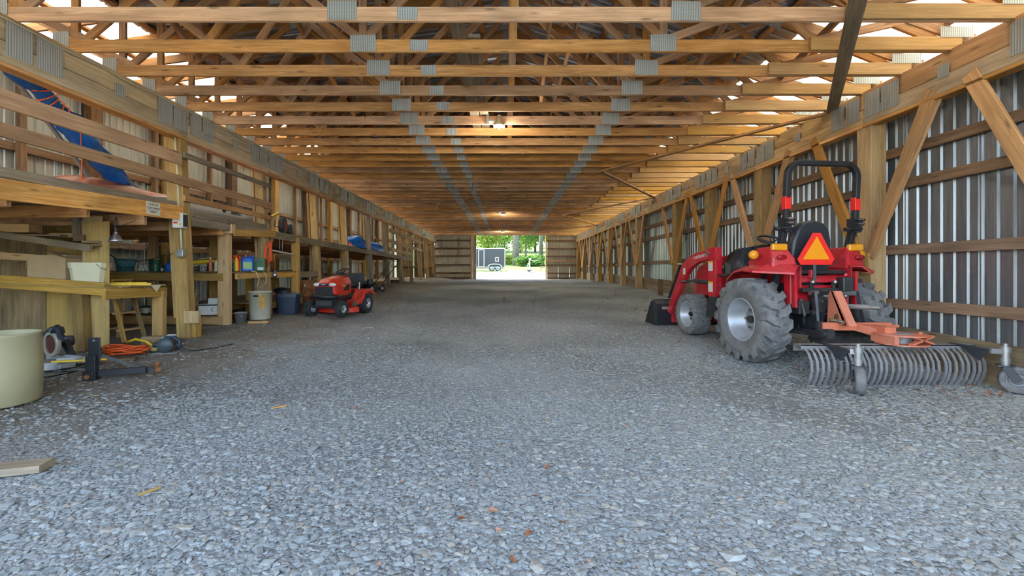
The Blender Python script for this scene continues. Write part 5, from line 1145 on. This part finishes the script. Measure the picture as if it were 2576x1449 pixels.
mb.tube([Ms @ Vector((.175*math.cos(a),.175*math.sin(a),0)) for a in [i*2*math.pi/22 for i in range(22)]], .015, 7, True)
for k in range(3): a = k*2.09+.5; mb.cyl(Ms @ Vector((0,0,-.02)), Ms @ Vector((.17*math.cos(a),.17*math.sin(a),0)), .014, n=6)
mb.cyl(Ms @ Vector((0,0,0)), (0,.50,.78), .03); mb.build('steering_wheel', BLK, mw)
MB().box((0,.44,.88),(.34,.12,.12)).build('dash', BLK, mw, bevel=.02)
mb = MB(); mb.cyl((.30,.1,.6),(.30,.12,.72),.012).cyl((-.30,.1,.6),(-.31,.12,.74),.012).ball((-.31,.12,.75),.022).ball((.30,.12,.73),.022); mb.build('lever', LENS, mw)
# push mower farther back, its handle above
pm = thing('push_mower', 'black push mower with tall handle behind the riding mower', 'lawn mower', (-4.45, 14.6, gz(-4.4,14.6)), 1.2)
mb = MB(); mb.loft([[(.26*math.cos(a)*k,.34*math.sin(a)*k,z) for a in [i*2*math.pi/16 for i in range(16)]] for z, k in ((.08,1),(.20,1),(.24,.8),(.25,.4))]); mb.build('deck', BLK, pm)
MB().cyl((0,.05,.24),(0,.05,.40),.12,.10,16).build('engine', DKMETAL, pm)
for x in (-.27,.27):
    for y_ in (-.26,.28): wheel(pm, (x,y_,.10), .10, .05, .055, 1 if x > 0 else -1, 0, RUBBERB, WHITE, 'plain', 0, 'wheel', .3)
MB().tube([(-.22,-.25,.22),(-.22,-.62,.62),(-.22,-.95,1.0),(.22,-.95,1.0),(.22,-.62,.62),(.22,-.25,.22)], .013, 6).tube([(-.22,-.55,.55),(.22,-.55,.55)],.01,6).build('handle', BLK, pm)
# boards and clutter under the loft farther on
for k, (x, y_, l, m, lab) in enumerate(((-5.2,16.6,1.6,W_DARK,'reddish stained plank stack lying below the loft'), (-5.6,19.2,1.8,W_CHORD,'orange-brown plank pile under the far end of the loft'), (-5.4,21.6,1.5,W_DARK,'dark plank pile under the far rails'))):
    t = thing('plank_pile', lab, 'planks', (x, y_, gz(x, y_)))
    for j in range(6): board('plank', (.22*(j%3)-.2, -l/2+.1*j, .03+.05*(j//3)), (.22*(j%3)-.25, l/2, .03+.05*(j//3)), .04, .19, m, t)
solo('wood_post', MB().rbox((0,0,.25),(.10,.16,.5),.004), W_DARK, 'short dark post standing against the right siding wall', 'post', None, (4.85,13.6,gz(4.85,13.6)), .1)

# ------------------------------------------------------------------ outside: yard, trailer, trees
def yz(y): return float(np.interp(y, [31,42,50,62,80,120], [.63,1.03,1.2,2.1,4.0,8]))
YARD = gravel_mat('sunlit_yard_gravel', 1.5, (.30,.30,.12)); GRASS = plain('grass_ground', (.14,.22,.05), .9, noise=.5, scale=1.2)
yd = struct('ground_far')
mb = MB(); 
yy = [30.9, 34, 38, 42, 44]; xx = [-20+4*i for i in range(11)]
mb.add([(x, y, yz(y)) for y in yy for x in xx], [(j*11+i,j*11+i+1,(j+1)*11+i+1,(j+1)*11+i) for j in range(4) for i in range(10)], True); mb.build('gravel_apron', YARD, yd)
mb = MB(); yy = [44,50,56,62,70,80,120]; xx = [-60+12*i for i in range(11)]
mb.add([(x, y, yz(y)) for y in yy for x in xx], [(j*11+i,j*11+i+1,(j+1)*11+i+1,(j+1)*11+i) for j in range(6) for i in range(10)], True); mb.build('grass_strip', GRASS, yd)
fy = struct('ground_front')  # unseen yard, added wide to bounce sunlight up onto the ceiling
MB().add([(x, y, -.02) for y in (-40,-20,-7.9) for x in (-40,-10,10,40)], [(j*4+i,j*4+i+1,(j+1)*4+i+1,(j+1)*4+i) for j in range(2) for i in range(3)]).add([(x,y,-.02) for y in (-8,.1) for x in (-40,-8.9)],[(0,1,3,2)]).add([(x,y,-.02) for y in (-8,.1) for x in (6.9,40)],[(0,1,3,2)]).build('gravel_apron', YARD, fy)
te = thing('enclosed_trailer', 'black enclosed cargo trailer with white trim seen through the doorway', 'trailer', (-2.0, 48.0, yz(48)), .0)
DKT = plain('trailer_black', (.035,.04,.045), .25, noise=.1)
MB().box((0,1.1,1.47),(4.1,2.2,2.05)).build('body', DKT, te)
MB().box((-1.62,-.012,.80),(.86,.02,.72)).build('stone_guard', WHITE, te); MB().box((-1.62,-.012,1.80),(.86,.02,1.25)).build('nose_panel', plain('slate_blue', (.12,.14,.20), .3), te)
mb = MB(); mb.box((0,-.02,2.50),(4.14,.06,.07)).box((2.04,-.02,1.47),(.06,.06,2.05)).box((-1.14,-.02,1.47),(.10,.04,2.05)).box((0,-.02,.45),(4.14,.06,.05)); mb.build('trim', WHITE, te)
mb = MB(); mb.box((-.84,-.02,1.42),(.06,.05,1.86)).box((-.24,-.02,1.42),(.06,.05,1.86)).box((-.54,-.02,2.36),(.6,.05,.06)).box((-.54,-.02,.50),(.6,.05,.06)); mb.build('door_frame', WHITE, te)
mb = MB(); mb.box((1.02,-.02,1.30),(.06,.05,.44)).box((1.34,-.02,1.30),(.06,.05,.44)).box((1.18,-.02,1.50),(.34,.05,.06)).box((1.18,-.02,1.10),(.34,.05,.06)); mb.build('window_frame', WHITE, te)
for x in (.62, 1.28): wheel(te, (x,.06,.33), .33, .2, .2, 1, 0, RUBBERB, SILVER, 'plain', -math.pi/2, 'wheel', .4)
mb = MB(); mb.tube([(.18,-.1,.35),(.26,-.1,.62),(.5,-.1,.76),(.95,-.1,.78),(1.4,-.1,.76),(1.64,-.1,.62),(1.72,-.1,.35)], .06, 6); mb.build('wheel_arch', SILVER, te)
MB().box((-.2,.4,.38),(4.2,.1,.1)).box((-2.6,1.1,.38),(1.2,.12,.1)).build('chassis_rail', DKMETAL, te)
ROCK = plain('pale_rock', (.62,.60,.56), .9, noise=.2, scale=3)
rr_ = np.random.default_rng(9)
rvar = []
for k in range(5):
    s = stones('boulder', np.zeros((1,3)), np.array([1.0]), ROCK, yd, 80+k, (.6,.9)); rvar.append(s.data); bpy.data.objects.remove(s)
for k in range(26):
    o = bpy.data.objects.new('boulder', rvar[k % 5]); C.objects.link(o); s = rr_.uniform(.12,.21); x = -.5+.44*(k % 9)+rr_.uniform(-.03,.03); y = 41.0+.55*(k//9)+.2*(k % 2)
    o.location = (x, y, yz(y)+s*.45); o.scale = (s,s,s); o.rotation_euler = (0,0,k); tag(o, 'pale boulder in the rock row outside the doorway', 'rock', 'boulders outside the doorway')
LEAF_A = plain('leaf_green', (.055,.16,.03), .6, noise=.5, scale=3); LEAF_B = plain('leaf_yellow_green', (.17,.27,.04), .6, noise=.4, scale=3); BARK = plain('bark', (.16,.14,.12), .95, noise=.35, scale=8, bump=.6)
for m in (LEAF_A, LEAF_B):
    nt = m.node_tree; p = [n for n in nt.nodes if n.type == 'BSDF_PRINCIPLED'][0]; out = [n for n in nt.nodes if n.type == 'OUTPUT_MATERIAL'][0]
    tl_ = node(nt, 'ShaderNodeBsdfTranslucent'); tl_.inputs[0].default_value = (.22,.34,.06,1) if m is LEAF_A else (.45,.48,.08,1); mx = node(nt, 'ShaderNodeMixShader', i_0=.4)
    nt.links.new(p.outputs[0], mx.inputs[1]); nt.links.new(tl_.outputs[0], mx.inputs[2]); nt.links.new(mx.outputs[0], out.inputs[0])
def tree(name, x, y, h, tr_, crown, mat, label, n=2600, cat='tree', ls=.22):
    t = thing(name, label, cat, (x, y, yz(y)-.1), 0, None); r = np.random.default_rng(int(abs(x*7+y*3)))
    if tr_: MB().tube([(0,0,0),(.02*h*.1,0,h*.3),(.03*h*.1,.02,h*.65),(0,0,h)], [tr_*1.25,tr_,tr_*.8,tr_*.3], 10).build('trunk', BARK, t)
    cx, cy, cz, rx_, rz_ = crown
    nb = 26; bc = r.normal(0, 1, (nb,3)); bc /= np.linalg.norm(bc, axis=1)[:,None]; bc *= r.uniform(.35,1,(nb,1)); bc = bc*np.array([rx_,rx_,rz_])+np.array([cx,cy,cz])
    c = bc[r.integers(0,nb,n)]+r.normal(0,1,(n,3))*np.array([rx_,rx_,rz_*.8])*.22
    a = r.normal(0,1,(n,3)); a /= np.linalg.norm(a,axis=1)[:,None]; b = np.cross(a, r.normal(0,1,(n,3))); b /= np.linalg.norm(b,axis=1)[:,None]
    s = r.uniform(.6,1.3,(n,1))*ls; v = np.stack([c-a*s, c+b*s*.5, c+a*s, c-b*s*.5], 1).reshape(-1,3)
    me = bpy.data.meshes.new('foliage'); me.from_pydata(v.tolist(), [], np.arange(n*4).reshape(-1,4).tolist()); me.materials.append(mat)
    o = bpy.data.objects.new('foliage', me); C.objects.link(o); o.parent = t; o['kind'] = 'stuff'; return t
tree('big_tree', 1.55, 60, 14, .42, (0,0,11,4,3.5), LEAF_A, 'thick grey-trunked tree just right of the trailer', 2600)
tree('tall_tree', 5.5, 66, 15, .28, (0,0,11.5,3.5,4), LEAF_A, 'slimmer tall tree right of the thickest trunk', 2400)
tree('tall_tree', 8.6, 70, 15, .24, (0,0,11.5,3.5,4), LEAF_B, 'thin straight tree nearest the right door jamb', 2400)
tree('leafy_tree', -2.4, 62, 7, .14, (0,0,4.8,3.2,2.6), LEAF_B, 'yellow-green leafy tree above the trailer roof', 3200)
tree('leafy_tree', -6.0, 66, 8, .15, (0,0,5.0,3.4,3.0), LEAF_A, 'green tree at the left edge of the doorway view', 3200)
tree('leafy_tree', 3.4, 70, 8, .14, (0,0,4.4,3.4,3.0), LEAF_A, 'dense green sapling between the two large trunks', 3200)
tree('leafy_tree', 9.6, 62, 7, .12, (0,0,3.4,2.8,2.6), LEAF_B, 'bright leafy sapling at the right of the doorway', 3000)
tree('leafy_tree', 6.3, 76, 9, .14, (0,0,4.5,3.6,3.2), LEAF_B, 'pale green tree far behind the rock row', 3200)
tree('leafy_tree', -1.0, 78, 10, .14, (0,0,5.0,5,3.6), LEAF_A, 'dark green tree far behind the trailer', 3600)
for k, (x, y, m) in enumerate(((3.0,58,LEAF_A),(5.2,59,LEAF_A),(8.2,60,LEAF_A),(.8,63,LEAF_B),(10.5,66,LEAF_A),(-4.5,70,LEAF_A),(12,75,LEAF_A))):
    tree('bush', x, y, 2, 0, (0,0,.7,1.7,.8), m, ['low dark bush at the foot of the thick trunk','low green bush behind the rock row','round bush near the right jamb, low','yellow-green bush behind the trailer tail','dark bush at the right edge of the woods','bush far behind the trailer nose','bush deep in the woods at right'][k], 900, 'bush')
for k in range(12):
    x = -16+k*3.2; tree('forest_tree', x, 88+3*(k % 3), 12, .2, (0,0,5.5,3.2,4.5), LEAF_A if k % 2 else LEAF_B, 'forest edge tree in the dense woods behind the yard', 2200, 'tree', .32)['group'] = 'forest edge trees'
wt = thing('well_pump', 'small pale yard pump with arm beyond the rock row', 'pump', (2.55, 44.5, yz(44.5)))
MB().box((0,0,.12),(.5,.4,.24)).build('base', DKMETAL, wt); MB().cyl((0,0,.2),(0,0,1.15),.10,.07,10).build('column', GALV, wt); MB().ball((.06,0,1.30),.12).build('head', WHITE, wt); MB().tube([(-.1,0,.9),(-.25,0,.6),(-.28,0,.2)],.03,6).tube([(.08,0,1.2),(.6,0,1.15),(.85,0,1.2)],.02,6).build('arm', WHITE, wt)
pt_ = thing('picnic_table', 'dark picnic table beside the right door jamb outside', 'table', (4.55, 47, yz(47)))
for k in range(4): board('top_board', (-.8,-.3+.2*k,.74), (.8,-.3+.2*k,.74), .04, .18, W_DARK, pt_)
for s in (-1,1):
    board('bench_board', (-.8,s*.72,.44), (.8,s*.72,.44), .04, .25, W_DARK, pt_)
    for x in (-.6,.6): board('leg', (x,s*.7,0), (x,s*.25,.72), .09, .04, W_DARK, pt_, up=(0,1,0))
